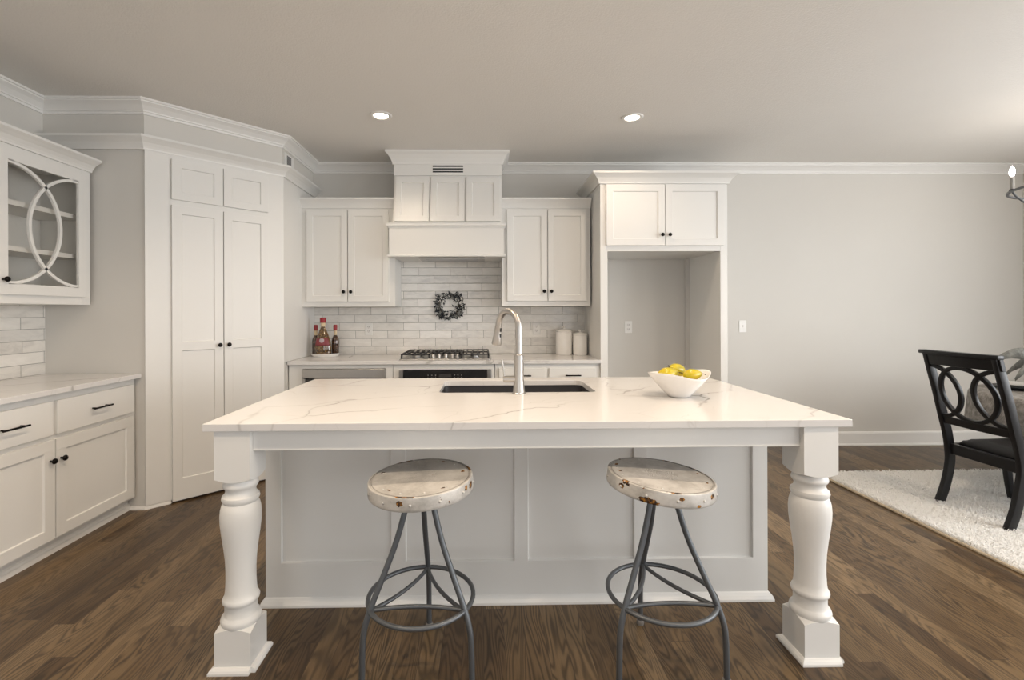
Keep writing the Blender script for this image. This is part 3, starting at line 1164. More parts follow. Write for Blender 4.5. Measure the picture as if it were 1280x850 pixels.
tube(bm, [(-.62, FY - .065, .68), (-.01, FY - .065, .68)], .011, 14)
for xx in (-.58, -.05):
    tube(bm, [(xx, FY - .022, .68), (xx, FY - .065, .68)], .008, 10)
obj('handle', bm, M['steel'], od, smooth='auto')

c3 = thing('base_cabinet', 'white base cabinet with two drawers side by side, below the canisters', 'base cabinet', (0, 0, 0), 0, 'white base cabinets')
base_carcass(.102, .982, FY, 4.588, [], c3)
for (a, b_) in ((.135, .535), (.555, .945)):
    d = obj('drawer', bx(B(), a, b_, FY - .02, FY, .70, .845), M['cabinet'], c3, bevel=.002)
    pull(d, (a + b_) / 2, .787, FY - .02)
    d = obj('door', shaker(a, b_, .13, .675, FY), M['cabinet'], c3, bevel=.001)
    knob(d, b_ - .03 if a < .3 else a + .03, .62, FY - .02)

bc = obj('countertop', bx(B(), -1.614, .983, 3.952, 4.59, .8845, .914), M['quartz'], None, bevel=.002)
tag(bc, 'white quartz countertop along the back wall under the cooktop and canisters', 'countertop')

# cooktop
ck = thing('cooktop', 'stainless steel gas cooktop with black grates set on the back counter', 'cooktop', (-.318, 4.255, .9142))
bm = B()
prism(bm, rounded_rect(-.385, .385, -.265, .265, .02), 0, .010)
obj('tray', bm, M['steel'], ck, bevel=.003)
for (gx0, gx1, gy0) in ((-.372, -.128, -.235), (-.122, .122, -.10), (.128, .372, -.235)):
    bm = B()
    z0, z1 = .040, .052
    gy1 = .245
    for (p, q, r, s) in ((gx0, gx1, gy0, gy0 + .012), (gx0, gx1, gy1 - .012, gy1), (gx0, gx0 + .012, gy0, gy1), (gx1 - .012, gx1, gy0, gy1)):
        bx(bm, p, q, r, s, z0, z1)
    nb = 5
    for k in range(1, nb):
        xx = gx0 + (gx1 - gx0) * k / nb
        bx(bm, xx - .005, xx + .005, gy0, gy1, z0 + .001, z1 + .002)
    bx(bm, gx0, gx1, (gy0 + gy1) / 2 - .006, (gy0 + gy1) / 2 + .006, z0, z1)
    for xx in (gx0 + .006, gx1 - .006):
        for yy in (gy0 + .006, gy1 - .006):
            bx(bm, xx - .007, xx + .007, yy - .007, yy + .007, .010, z0)
    obj('grate', bm, M['cast_iron'], ck)
for (xx, yy, rr) in ((-.25, -.12, .045), (-.25, .12, .038), (0, .07, .055), (.25, -.12, .038), (.25, .12, .045)):
    bm = B()
    lathe(bm, [(0, .010), (rr * 1.35, .010), (rr * 1.35, .016), (rr, .018), (rr, .026), (rr * .9, .034), (0, .036)], 28, (xx, yy, 0))
    obj('burner', bm, M['steel_dark'], ck, smooth='auto')
for k, (xx, yy) in enumerate(((-.105, -.205), (-.058, -.175), (0, -.165), (.058, -.175), (.105, -.205))):
    bm = B()
    lathe(bm, [(0, .010), (.021, .010), (.021, .016), (.017, .018), (.0155, .042), (.013, .046), (0, .047)], 24, (xx, yy, 0))
    obj('knob', bm, M['steel'], ck, smooth='auto')

# upper cabinets beside the hood
UY = 4.27


def upper_cabinet(label, x0, x1, doors):
    t = thing('wall_cabinet', label, 'wall cabinet', (0, 0, 0), 0, 'white two-door wall cabinets')
    obj('body', bx(B(), x0, x1, UY, 4.589, 1.369, 2.26), M['cabinet'], t, bevel=.001)
    obj('cornice', wrap(B(), [(x1, UY), (x0, UY)], cornice(2.245, .8, 1.08)), M['cabinet'], t)
    for i, (a, b_) in enumerate(doors):
        d = obj('door', shaker(a, b_, 1.413, 2.228, UY, .053, .053, .053), M['cabinet'], t, bevel=.001)
        knob(d, b_ - .028 if i == 0 else a + .028, 1.50, UY - .02)
    return t


upper_cabinet('white two-door wall cabinet left of the range hood, above the bottles', -1.612, -.782, ((-1.562, -1.203), (-1.195, -.836)))
upper_cabinet('white two-door wall cabinet right of the range hood, above the canisters', .175, .972, ((.221, .578), (.587, .934)))

# range hood
hd_ = thing('range_hood', 'tall white panelled wooden range hood rising to the ceiling above the cooktop', 'range hood', (0, 0, 0))
HX0, HX1 = -.780, .172
hc = (HX0 + HX1) / 2
# slanted chest: side profile in y,z extruded in x
bm = B()
YT, YM = 4.245, 4.150
prof = [(4.589, 2.085), (YM, 2.085), (YT, 2.52), (YT, ZC - .002), (4.589, ZC - .002)]
lo = [bm.verts.new((HX0, y, z)) for y, z in prof]
hi2 = [bm.verts.new((HX1, y, z)) for y, z in prof]
bm.faces.new(lo)
bm.faces.new(hi2[::-1])
for k in range(5):
    bm.faces.new((lo[k], lo[(k + 1) % 5], hi2[(k + 1) % 5], hi2[k]))
chest = obj('chest', bm, M['cabinet'], hd_, bevel=.001)
th = math.atan2(YT - YM, 2.52 - 2.085)
ln = math.hypot(YT - YM, 2.52 - 2.085)
wd = (HX1 - HX0 - .02) / 3
for k in range(3):
    a0 = HX0 + .01 + wd * k + .008
    d = shaker(a0, a0 + wd - .016, .018, ln - .012, 0, .05, .05, .05)
    o = obj('door', d, M['cabinet'], hd_, bevel=.001)
    o.location = (0, YM, 2.085)
    o.rotation_euler = (-th, 0, 0)
obj('fascia', bx(B(), HX0 - .003, HX1 + .003, YT - .014, YT + .1, 2.53, ZC - .002), M['cabinet'], hd_, bevel=.001)
vg = obj('vent_grille', bx(B(), hc - .012 - .135, hc - .012 + .155, YT - .0155, YT - .013, 2.545, 2.655), M['cabinet'], hd_)
bm = B()
for k in range(4):
    z = 2.556 + k * .0245
    bx(bm, hc + .0 - .135, hc + .0 + .135, YT - .017, YT - .0152, z, z + .0125)
obj('vent_slots', bm, M['slot'], vg)
obj('cornice', wrap(B(), [(HX1 + .003, 4.589), (HX1 + .003, YT - .014), (HX0 - .003, YT - .014), (HX0 - .003, 4.589)], [(0, ZC - .115), (.010, ZC - .115), (.014, ZC - .095), (.026, ZC - .065), (.046, ZC - .035), (.062, ZC - .022), (.066, ZC - .016), (.066, ZC - .001), (0, ZC - .001)]), M['cabinet'], hd_)
bm = B()
MX0, MX1, MY = -.806, .184, 4.125
bx(bm, MX0, MX1, MY, MY + .02, 1.80, 2.085)
bx(bm, MX0, MX0 + .018, MY + .02, UY - .022, 1.80, 2.085)
bx(bm, MX1 - .018, MX1, MY + .02, UY - .022, 1.80, 2.085)
bx(bm, HX0 + .002, HX1, UY - .022, 4.588, 1.80, 1.82)
bx(bm, MX0 + .018, MX1 - .018, MY + .02, UY - .022, 1.80, 1.82)
obj('mantel', bm, M['cabinet'], hd_)
obj('mantel_shelf', wrap(B(), [(MX1, UY - .03), (MX1, MY), (MX0, MY), (MX0, UY - .03)], [(0, 2.045), (.006, 2.045), (.010, 2.058), (.022, 2.064), (.024, 2.085), (-.05, 2.087), (-.05, 2.08)]), M['cabinet'], hd_)
obj('mantel_lip', wrap(B(), [(MX1, UY - .03), (MX1, MY), (MX0, MY), (MX0, UY - .03)], [(0, 1.797), (.016, 1.797), (.018, 1.806), (.014, 1.818), (.0, 1.822)]), M['cabinet'], hd_)
bm = B()
bx(bm, -.56, .02, 4.19, 4.45, 1.786, 1.80)
hi_ns = obj('insert', bm, M['steel'], hd_, bevel=.004)
obj('filter', bx(B(), -.50, -.04, 4.22, 4.42, 1.782, 1.786), M['steel_dark'], hi_ns)

# refrigerator surround
rf = thing('refrigerator_cabinet', 'tall white refrigerator surround with two upper doors and an empty alcove', 'tall cabinet', (0, 0, 0))
RY = 3.965
obj('side_panel', bx(B(), .985, 1.045, RY, 4.598, 0, 2.40), M['cabinet'], rf, bevel=.0015)
obj('side_panel', bx(B(), 1.997, 2.057, RY, 4.598, 0, 2.40), M['cabinet'], rf, bevel=.0015)
obj('upper_box', bx(B(), 1.0455, 1.9965, RY, 4.598, 1.822, 2.40), M['cabinet'], rf)
obj('scribe_strip', bx(B(), 1.962, 1.9965, 4.56, 4.598, 0, 1.822), M['wall'], rf)
for i, (a, b_) in enumerate(((1.033, 1.524), (1.530, 2.020))):
    d = obj('door', shaker(a, b_, 1.868, 2.376, RY, .056, .056, .056), M['cabinet'], rf, bevel=.001)
    knob(d, b_ - .028 if i == 0 else a + .028, 1.955, RY - .02)
obj('cornice', wrap(B(), [(2.057, 4.598), (2.057, RY), (.985, RY), (.985, 4.598)], cornice(2.385, 1.12, 1.12)), M['cabinet'], rf)
bm = B()
bx(bm, .99, 2.05, RY + .005, 4.595, 2.40, 2.405)
obj('top_board', bm, M['cabinet'], rf)

# ------------------------------------------------------------------ corner pantry joinery
pt = thing('pantry_cabinet', 'tall white pantry set diagonally in the corner with two long and two short doors', 'pantry', (PA[0], PA[1], 0), PI / 4)
LP = (VB - VA).length
bm = B()
FT = .014  # face frame thickness in front of the wall
bx(bm, 0.0, .155, -FT, 0, .023, 2.42)
bx(bm, .793, LP + .004, -FT, 0, .0, 2.42)
bx(bm, .155, .793, -FT, 0, 2.06, 2.42)
obj('face_frame', bm, M['cabinet'], pt)
obj('gap_shade', bx(B(), .155, .793, -.004, 0, .0, .02), M['slot'], pt)  # black strip stands in for the shade under the long doors
for i, (p, q) in enumerate(((.150, .472), (.477, .798))):
    d = obj('door', shaker(p, q, .014, 2.066, -FT, .058, .058, .15, (1.055, 1.115)), M['cabinet'], pt, bevel=.001)
    knob(d, q - .028 if i == 0 else p + .028, 1.083, -FT - .02)
    obj('upper_door', shaker(p, q, 2.106, 2.385, -FT, .058, .055, .055), M['cabinet'], pt, bevel=.001)


def to_local(P, origin=PA, rot=PI / 4):
    dx, dy = P[0] - origin[0], P[1] - origin[1]
    c, s = math.cos(-rot), math.sin(-rot)
    return (dx * c - dy * s, dx * s + dy * c)


loc_path = [to_local(p) for p in ((XL, PA[1]), (PA[0] + .006, PA[1] - .0), (PA[0] + .01, PA[1] - .01), (PB[0] + .016, PB[1] - .006), (PB[0] + .016, YB))]
loc_path = [to_local(p) for p in ((XL + .001, PA[1] - .006), (PA[0] + .003, PA[1] - .006), (PB[0] + .012, PB[1] + .002), (PB[0] + .012, YB))]
obj('cornice', moulding(B(), loc_path, cornice(2.415, 1.0, 1.08)), M['cabinet'], pt)
pr = [to_local(p) for p in ((PB[0], PB[1]), (PB[0] + .010, PB[1] - .004), (PB[0] + .010, 4.588), (PB[0], 4.588))]
o = obj('end_panel', prism(B(), pr, 0.916, 2.42), M['cabinet'], pt)

# vent in the wall over the pantry
vt = thing('wall_vent', 'small grey wall vent under the crown above the corner pantry', 'vent', (PB[0], 4.02, 2.575), PI / 2)
obj('frame', bx(B(), -.095, .085, -.008, 0, -.072, .058), M['plastic'], vt, bevel=.002)
bm = B()
for k in range(7):
    bx(bm, -.055, .025, -.010, -.008, -.045 + k * .012, -.045 + k * .012 + .008)
obj('louvres', bm, M['vent_grey'], vt)
obj('cavity', bx(B(), -.058, .028, -.0088, -.0079, -.05, .042), M['slot'], vt)

# ------------------------------------------------------------------ left run
# local x = world Y, local -y = world +X
LX = -2.335


def left_base(label, y0, y1):
    t = thing('base_cabinet', label, 'base cabinet', (LX, y0, 0), PI / 2, 'white base cabinets')
    w = y1 - y0
    bm = B()
    bx(bm, 0, w, 0, .60, .085, .884)
    obj('body', bm, M['cabinet'], t)
    bm = B()
    bx(bm, 0, w, .045, .06, 0, .085)
    wrap(bm, [(w, .045), (0, .045)], [(0, 0), (.016, 0), (.016, .03), (.008, .042), (0, .046)])
    obj('toe_board', bm, M['cabinet'], t)
    h = w / 2
    for i, (p, q) in enumerate(((.022, h - .004), (h + .004, w - .034))):
        q2 = q if i else q - .012
        p2 = p if not i else p + .006
        d = obj('drawer', bx(B(), p2, q2, -.022, 0, .662, .845), M['cabinet'], t, bevel=.0025)
        pull(d, (p + q) / 2 + (0 if i else .05), .756, -.022, .135)
        d = obj('door', shaker(p, q, .102, .636, 0, .062, .062, .062), M['cabinet'], t, bevel=.001)
        knob(d, q - .028 if i == 0 else p + .028, .527, -.02)
    return t


left_base('white base cabinet beside the pantry, with two drawers over two doors', 2.005, 3.228)
left_base('white base cabinet nearest the viewer on the left wall', .750, 2.001)
lc = obj('countertop', bx(B(), XL + .001, -2.29, 0.745, 3.232, .8845, .914), M['quartz'], None, bevel=.002)
tag(lc, 'white quartz countertop on the left base cabinets under the glass-door cabinet', 'countertop')

# glass-door wall cabinet
gc = thing('glass_cabinet', 'white wall cabinet with glass doors crossed by two curved bars, above the left counter', 'wall cabinet', (-2.61, 1.942, 0), PI / 2)
w = 1.268
dp = .322
z0, z1 = 1.374, 2.262
bm = B()
bx(bm, 0, .018, .02, dp, z0, z1)
bx(bm, w - .018, w, .02, dp, z0, z1)
bx(bm, .018, w - .018, .02, dp, z0, z0 + .03)
bx(bm, .018, w - .018, .02, dp, z1 - .03, z1)
bx(bm, .018, w - .018, dp - .012, dp, z0 + .03, z1 - .03)
# face frame
bx(bm, 0, .045, 0, .02, z0, z1)
bx(bm, w - .070, w, 0, .02, z0, z1)
bx(bm, .045, w - .070, 0, .02, z0, z0 + .06)
bx(bm, .045, w - .070, 0, .02, z1 - .05, z1)
obj('body', bm, M['cabinet'], gc, bevel=.001)
for zz in (1.672, 1.93):
    obj('shelf', bx(B(), .019, w - .019, .03, dp - .013, zz, zz + .028), M['cabinet'], gc)
obj('cornice', wrap(B(), [(w, 0), (0, 0)], cornice(2.252, 1.2, 1.0)), M['cabinet'], gc)
for i, (p, q) in enumerate(((.03, .634), (.644, 1.213))):
    st = .056
    bm = B()
    zb, zt = 1.424, 2.222
    for (r, s, e, f) in ((p, p + st, zb, zt), (q - st, q, zb, zt), (p + st, q - st, zb, zb + .06), (p + st, q - st, zt - .06, zt)):
        bx(bm, r, s, -.02, 0, e, f)
    d = obj('door', bm, M['cabinet'], gc)
    gx0, gx1, gz0, gz1 = p + st, q - st, zb + .06, zt - .06
    obj('pane', bx(B(), gx0, gx1, -.008, -.005, gz0, gz1), M['pane'], d)
    rr = (gz1 - gz0) / 2
    zc = (gz0 + gz1) / 2
    for sgn, xc in ((1, gx0 + .002), (-1, gx1 - .002)):
        bm = B()
        pts = []
        for k in range(41):
            an = -PI / 2 + PI * k / 40
            pts.append((xc + sgn * rr * .985 * math.cos(an) * .98, -.012, zc + (rr - .004) * math.sin(an)))
        tube(bm, pts, .01, rect=(.017, .016), up=(0, 1, 0))
        obj('curved_bar', bm, M['cabinet'], d, smooth='auto')
    knob(d, q - .026 if i == 0 else p + .028, 1.505, -.02)

# ------------------------------------------------------------------ outlets, switch


def outlet(label, x, y, z, kind='outlet', group='white outlets'):
    t = thing('wall_outlet' if kind == 'outlet' else 'light_switch', label, kind if kind == 'outlet' else 'light switch', (x, y, z), 0, group if kind == 'outlet' else None)
    obj('plate', bx(B(), -.036, .036, -.006, 0, -.058, .058), M['plastic'], t, bevel=.003)
    if kind == 'outlet':
        for s in (-1, 1):
            bm = B()
            prism(bm, rounded_rect(-.0165, .0165, -.014, .014, .009), .006, .0085)
            bmesh.ops.rotate(bm, verts=bm.verts, cent=(0, 0, 0), matrix=Matrix.Rotation(PI / 2, 3, 'X'))
            bmesh.ops.translate(bm, verts=bm.verts, vec=(0, 0, s * .020))
            so = obj('socket', bm, M['ceramic'], t)
            bm = B()
            for xx in (-.006, .006):
                bx(bm, xx - .0014, xx + .0014, -.009, -.0084, s * .020 - .002, s * .020 + .007)
            bx(bm, -.002, .002, -.009, -.0084, s * .020 - .010, s * .020 - .006)
            obj('slots', bm, M['slot'], so)
    else:
        bm = B()
        bx(bm, -.007, .007, -.008, -.006, -.016, .016)
        tube(bm, [(0, -.006, 0), (0, -.016, .007)], .0045, rect=(.008, .008), up=(0, 0, 1))
        obj('toggle', bm, M['ceramic'], t)
        bm = B()
        for s in (-1, 1):
            lathe(bm, [(0, 0), (.003, 0), (.003, .001)], 10, (0, 0, 0))
        bmesh.ops.rotate(bm, verts=bm.verts, cent=(0, 0, 0), matrix=Matrix.Rotation(PI / 2, 3, 'X'))
        obj('screws', bm, M['dim'], t)
    return t


TY = YB - .009
outlet('white outlet on the backsplash left of the cooktop, beside the bottles', -1.095, TY, 1.155)
outlet('white outlet on the backsplash left of the canisters', .518, TY, 1.155)
outlet('white outlet on the grey back wall inside the refrigerator alcove', 1.413, YB, 1.165)
outlet('white light switch on the wall right of the refrigerator cabinet', 2.532, YB, 1.168, 'switch')

# ------------------------------------------------------------------ wreath
wr = thing('wreath', 'small dark leafy wreath with pale berries hanging on the backsplash above the cooktop', 'wreath', (-.318, TY - .026, 1.378))
bm = B()
for q in range(3):
    pts = []
    for k in range(40):
        an = 2 * PI * k / 40
        rr = .098 + .008 * math.sin(an * 5 + q * 2.1)
        pts.append((rr * math.cos(an), .008 * math.cos(an * 4 + q * 2.1), rr * math.sin(an)))
    tube(bm, pts, .005, 6, closed=True)
obj('twig_ring', bm, M['stem'], wr, smooth=True)
for nm, mt, cnt in (('leaves', M['leaf_dark'], 170), ('grey_leaves', M['leaf_grey'], 170)):
    bm = B()
    for k in range(cnt):
        an = random.uniform(0, 2 * PI)
        if random.random() < .25 and 1.2 < an < 2.2: an += 2.2
        c_ = Vector((math.cos(an), 0, math.sin(an))) * random.gauss(.098, .018)
        c_.y = random.uniform(-.02, .015)
        d = Vector((math.cos(an + random.gauss(.5, 1.0)), random.uniform(-.5, .25), math.sin(an + random.gauss(.5, 1.0)))).normalized()
        s = d.cross(Vector((random.gauss(0, .4), 1, random.gauss(0, .4)))).normalized()
        nn = d.cross(s) * .2
        Ln = random.uniform(.025, .05)
        wdt = random.uniform(.005, .010)
        v = [bm.verts.new(c_), bm.verts.new(c_ + d * Ln * .5 + s * wdt + nn * wdt), bm.verts.new(c_ + d * Ln), bm.verts.new(c_ + d * Ln * .5 - s * wdt + nn * wdt),
             bm.verts.new(c_ + d * Ln * .5)]
        bm.faces.new((v[0], v[1], v[4]))
        bm.faces.new((v[1], v[2], v[4]))
        bm.faces.new((v[2], v[3], v[4]))
        bm.faces.new((v[3], v[0], v[4]))
    for v in bm.verts:
        v.co.y = min(v.co.y, .024)
    obj(nm, bm, mt, wr)
berry = None
for k in range(90):
    an = random.choice((0.1, 2.9, 2.5, 4.6, 1.9, 4.4, 0.4)) + random.gauss(0, .25)
    rr = random.gauss(.105, .02)
    if berry is None:
        bm = B()
        bmesh.ops.create_icosphere(bm, subdivisions=2, radius=.005)
        q = berry = obj('berry', bm, M['plastic'], wr, smooth=True)
    else:
        q = berry.copy()
        COL.objects.link(q)
    q.location = (rr * math.cos(an), random.uniform(-.026, -.008), rr * math.sin(an))
    q.scale = [random.uniform(.8, 1.35)] * 3

# ------------------------------------------------------------------ tray, bottles, canisters
tr = B()
lathe(tr, [(0, .004), (.108, .004), (.118, .010), (.128, .027), (.131, .030), (.134, .029), (.126, .010), (.114, .0), (0, .0)], 48)
tray = obj('tray', tr, M['ceramic'], None, smooth='auto')
tray.location = (-1.448, 4.405, .9142)
tray.scale = (.97, .74, 1)
tag(tray, 'oval white tray under three red-capped bottles in the corner of the back counter', 'tray')


def bottle(label, x, y, prof, mat, cap, scale=(1, 1, 1), sticker=None):
    t = thing('bottle', label, 'bottle', (x, y, .9188), 0, 'red-capped bottles on the tray')
    bm = B()
    lathe(bm, prof, 28)
    for v in bm.verts:
        v.co.x *= scale[0]
        v.co.y *= scale[1]
    body = obj('body', bm, mat, t, smooth='auto')
    (rb, zb0, zb1), (rc, zc0, zc1) = cap
    bm = B()
    lathe(bm, [(rb, zb0), (rb, zb1)], 20, cap=True)
    obj('neck_band', bm, M['cream_wrap'], t, smooth='auto')
    bm = B()
    lathe(bm, [(rc * .95, zc0), (rc, zc0 + .004), (rc, zc1 - .006), (rc * .8, zc1), (0, zc1 + .001)], 20)
    obj('cap', bm, M['red_wax'], t, smooth='auto')
    return t


tall = [(0, 0), (.030, 0), (.033, .006), (.034, .13), (.032, .15), (.021, .175), (.0135, .19), (.0125, .245), (0, .245)]
bottle('slim dark bottle with red cap at the left of the tray', -1.540, 4.418, tall, M['oil_dark'], ((.0142, .188, .240), (.0178, .232, .285)))
bottle('slim dark bottle with red cap at the right of the tray', -1.368, 4.44, tall, M['oil_dark'], ((.0142, .188, .240), (.0178, .232, .285)))
flask = [(0, 0), (.068, 0), (.073, .006), (.075, .03), (.074, .10), (.066, .145), (.050, .19), (.032, .235), (.020, .262), (.017, .272), (.017, .30), (0, .30)]
big = bottle('large flask bottle of layered peppers with red label, centre of the tray', -1.455, 4.362, flask, M['oil_amber'], ((.0205, .27, .312), (.0275, .305, .352)), (1, .55, 1))
n = Nt('red label')
ox, oy, oz = n.sep(n.objco())
dd = n.math('ADD', n.math('POWER', n.math('DIVIDE', ox, .022), 2.0), n.math('POWER', n.math('DIVIDE', n.math('SUBTRACT', oz, .145), .02), 2.0))
n.base(n.mix(n.math('LESS_THAN', dd, 1.0), (0.20, 0.03, 0.035), (0.42, 0.36, 0.38)), 0.3)
bm = B()
segs = 12
rows = []
for zz, rr in ((.098, .0755), (.11, .0740), (.13, .0710), (.15, .0662), (.168, .0595)):
    rows.append([bm.verts.new((rr * math.cos(an), rr * .57 * math.sin(an), zz)) for an in [PI * 1.5 - 1.05 + 2.1 * k / segs for k in range(segs + 1)]])
for A_, B_ in zip(rows, rows[1:]):
    for k in range(segs):
        bm.faces.new((A_[k], A_[k + 1], B_[k + 1], B_[k]))
lb = obj('sticker', bm, n.m, big, smooth=True)
so = lb.modifiers.new('thick', 'SOLIDIFY')
so.thickness = .001


def canister(label, x, y, r, h):
    t = thing('canister', label, 'canister', (x, y, .9142), 0, 'white lidded canisters')
    bm = B()
    lathe(bm, [(0, 0), (r * .93, 0), (r * .97, .005), (r, .02), (r, h - .004), (r * .97, h), (0, h)], 40)
    obj('body', bm, M['ceramic'], t, smooth='auto')
    bm = B()
    lathe(bm, [(r * .95, h + .0005), (r * 1.03, h + .002), (r * 1.04, h + .008), (r * .98, h + .014), (r * .6, h + .022), (.010, h + .026), (.008, h + .031), (.015, h + .038), (.017, h + .045), (.013, h + .052), (0, h + .054)], 36)
    obj('lid', bm, M['ceramic'], t, smooth='auto')
    return t


canister('taller white ceramic canister with knobbed lid, left of the pair', .760, 4.455, .076, .215)
canister('shorter white ceramic canister with knobbed lid, beside the refrigerator panel', .906, 4.42, .066, .185)

# ------------------------------------------------------------------ dining corner
# rug
RX0, RX1, RY0, RY1 = 2.69, 5.08, 1.75, 3.78
rg = thing('rug', 'white shaggy rug under the black dining chair', 'rug', (0, 0, 0))
obj('backing', bx(B(), RX0, RX1, RY0, RY1, 0.001, .012), M['rug'], rg)
obj('border', bx(B(), RX0 - .010, RX0 + .006, RY0, RY1, 0.001, .015), M['rug_edge'], rg, bevel=.004)
N = 130000
px = RX0 + (RX1 - RX0) * rng.random(N)
py = RY0 + (RY1 - RY0) * rng.random(N)
sel = px < RX0 + .02
ang = rng.uniform(0, 2 * np.pi, N) * .5 + 3.6 + rng.normal(0, .9, N) + 1.2 * np.sin(px * 5 + 2 * np.sin(py * 4))
ln_ = rng.uniform(.025, .05, N)
hgt = rng.uniform(.010, .032, N)
dx, dy = np.cos(ang), np.sin(ang)
wx, wy = -dy * .0026, dx * .0026
verts = np.zeros((N, 5, 3))
verts[:, 0] = np.stack([px - wx, py - wy, np.full(N, .010)], 1)
verts[:, 1] = np.stack([px + wx, py + wy, np.full(N, .010)], 1)
mx, my = px + dx * ln_ * .4, py + dy * ln_ * .4
verts[:, 2] = np.stack([mx + wx, my + wy, .010 + hgt * .85], 1)
verts[:, 3] = np.stack([mx - wx, my - wy, .010 + hgt * .85], 1)
verts[:, 4] = np.stack([px + dx * ln_, py + dy * ln_, .010 + hgt * .75], 1)
verts[:, :, 0] = np.clip(verts[:, :, 0], RX0 + .002, RX1)
idx = np.arange(N) * 5
faces = [(i, i + 1, i + 2, i + 3) for i in idx.tolist()] + [(i + 3, i + 2, i + 4) for i in idx.tolist()]
me = bpy.data.meshes.new('pile')
me.from_pydata(verts.reshape(-1, 3).tolist(), [], faces)
me.materials.append(M['pile'])
pile = bpy.data.objects.new('pile', me)
COL.objects.link(pile)
pile.parent = rg
pile['kind'] = 'stuff'

# chair, facing +x towards the table
ch = thing('dining_chair', 'black wooden dining chair with interlocking rings in its back, on the white rug', 'chair', (3.078, 2.967, .0125))
PC = [(0.012, 0.0), (0.056, .12), (.088, .27), (.092, .37), (.076, .48), (.044, .61), (.006, .77), (-.032, .91), (-.060, 1.022)]


def post_x(z):
    for (x0, z0_), (x1, z1_) in zip(PC, PC[1:]):
        if z <= z1_:
            return x0 + (x1 - x0) * (z - z0_) / (z1_ - z0_)
    return PC[-1][0]


for s in (-1, 1):
    bm = B()
    pts = smooth_path([(x, s * (.219 - .006 * (1 if z < .3 else 0)), z) for x, z in PC], 5)
    tube(bm, pts, .02, rect=(.032, .048), up=(1, 0, 0), taper=[1.0 if p.z < .5 else 1.0 - .15 * (p.z - .5) for p in pts])
    obj('back_leg', bm, M['black_wood'], ch, bevel=.003, smooth='auto')
    bm = B()
    pts = smooth_path([(.545, s * .235, 0), (.518, s * .232, .12), (.50, s * .228, .25), (.495, s * .226, .40)], 6)
    tube(bm, pts, .02, rect=(.040, .040), up=(1, 0, 0), taper=[.78 + .5 * p.z for p in pts])
    obj('front_leg', bm, M['black_wood'], ch, bevel=.003, smooth='auto')
bm = B()
rail = []
for k in range(13):
    y = -.245 + .49 * k / 12
    bow = -.02 * (1 - (y / .245) ** 2)
    rail.append((y, bow))


def bar(bm, zlo, zhi, tk, ext=1.0):
    prev = None
    for y, bow in rail:
        y *= ext
        ring = [bm.verts.new((post_x(z) + bow + o, y, z)) for z, o in ((zlo, -tk / 2), (zlo, tk / 2), (zhi, tk / 2), (zhi, -tk / 2))]
        if prev:
            for q in range(4):
                bm.faces.new((prev[q], prev[(q + 1) % 4], ring[(q + 1) % 4], ring[q]))
        else:
            bm.faces.new(ring)
        prev = ring
    bm.faces.new(prev[::-1])


bar(bm, .945, 1.018, .026)
obj('top_rail', bm, M['black_wood'], ch, bevel=.003)
bm = B()
tube(bm, [(post_x(1.015) + bow - .008, y * 1.02, 1.028) for y, bow in rail], .02, rect=(.052, .026), up=(0, 0, 1))
obj('crest', bm, M['black_wood'], ch, bevel=.006, smooth='auto')
bm = B()
bar(bm, .545, .595, .026, .9)
obj('lower_rail', bm, M['black_wood'], ch, bevel=.003)
bm = B()
zc, rr = .768, .172
for cy_, a0, a1 in ((0, 0, 2 * PI), (.215, PI / 2, 3 * PI / 2), (-.215, -PI / 2, PI / 2)):
    pts = []
    K = 48 if cy_ == 0 else 25
    for k in range(K):
        an = a0 + (a1 - a0) * k / (K if cy_ == 0 else K - 1)
        y = cy_ + rr * math.cos(an)
        z = zc + rr * math.sin(an)
        pts.append((post_x(z) - .02 * (1 - (y / .245) ** 2) + (.004 if cy_ else 0), y, z))
    tube(bm, pts, .01, rect=(.026, .020), up=(1, 0, .25), closed=(cy_ == 0))
obj('ring_splat', bm, M['black_wood'], ch, bevel=.002, smooth='auto')
bm = B()
prism(bm, [(.085, -.225), (.51, -.245), (.51, .245), (.085, .225)], .335, .405)
obj('seat_frame', bm, M['black_wood'], ch, bevel=.004)
bm = B()
g = {}
nx, ny = 14, 14
for i in range(nx + 1):
    for j in range(ny + 1):
        u_, v_ = i / nx, j / ny
        x = .115 + .40 * u_
        y = (-.205 - .03 * u_) + 2 * (.205 + .03 * u_) * v_
        e = min(u_, 1 - u_, v_, 1 - v_) * 2
        g[i, j] = bm.verts.new((x, y, .405 + .045 * (1 - (1 - min(e * 2.2, 1)) ** 2.2) + .01 * e))
for i in range(nx):
    for j in range(ny):
        bm.faces.new((g[i, j], g[i + 1, j], g[i + 1, j + 1], g[i, j + 1]))
rim = [(i, 0) for i in range(nx)] + [(nx, j) for j in range(ny)] + [(i, ny) for i in range(nx, 0, -1)] + [(0, j) for j in range(ny, 0, -1)]
bm.faces.new([g[k] for k in rim])
obj('seat_cushion', bm, M['black_leather'], ch, smooth=True)

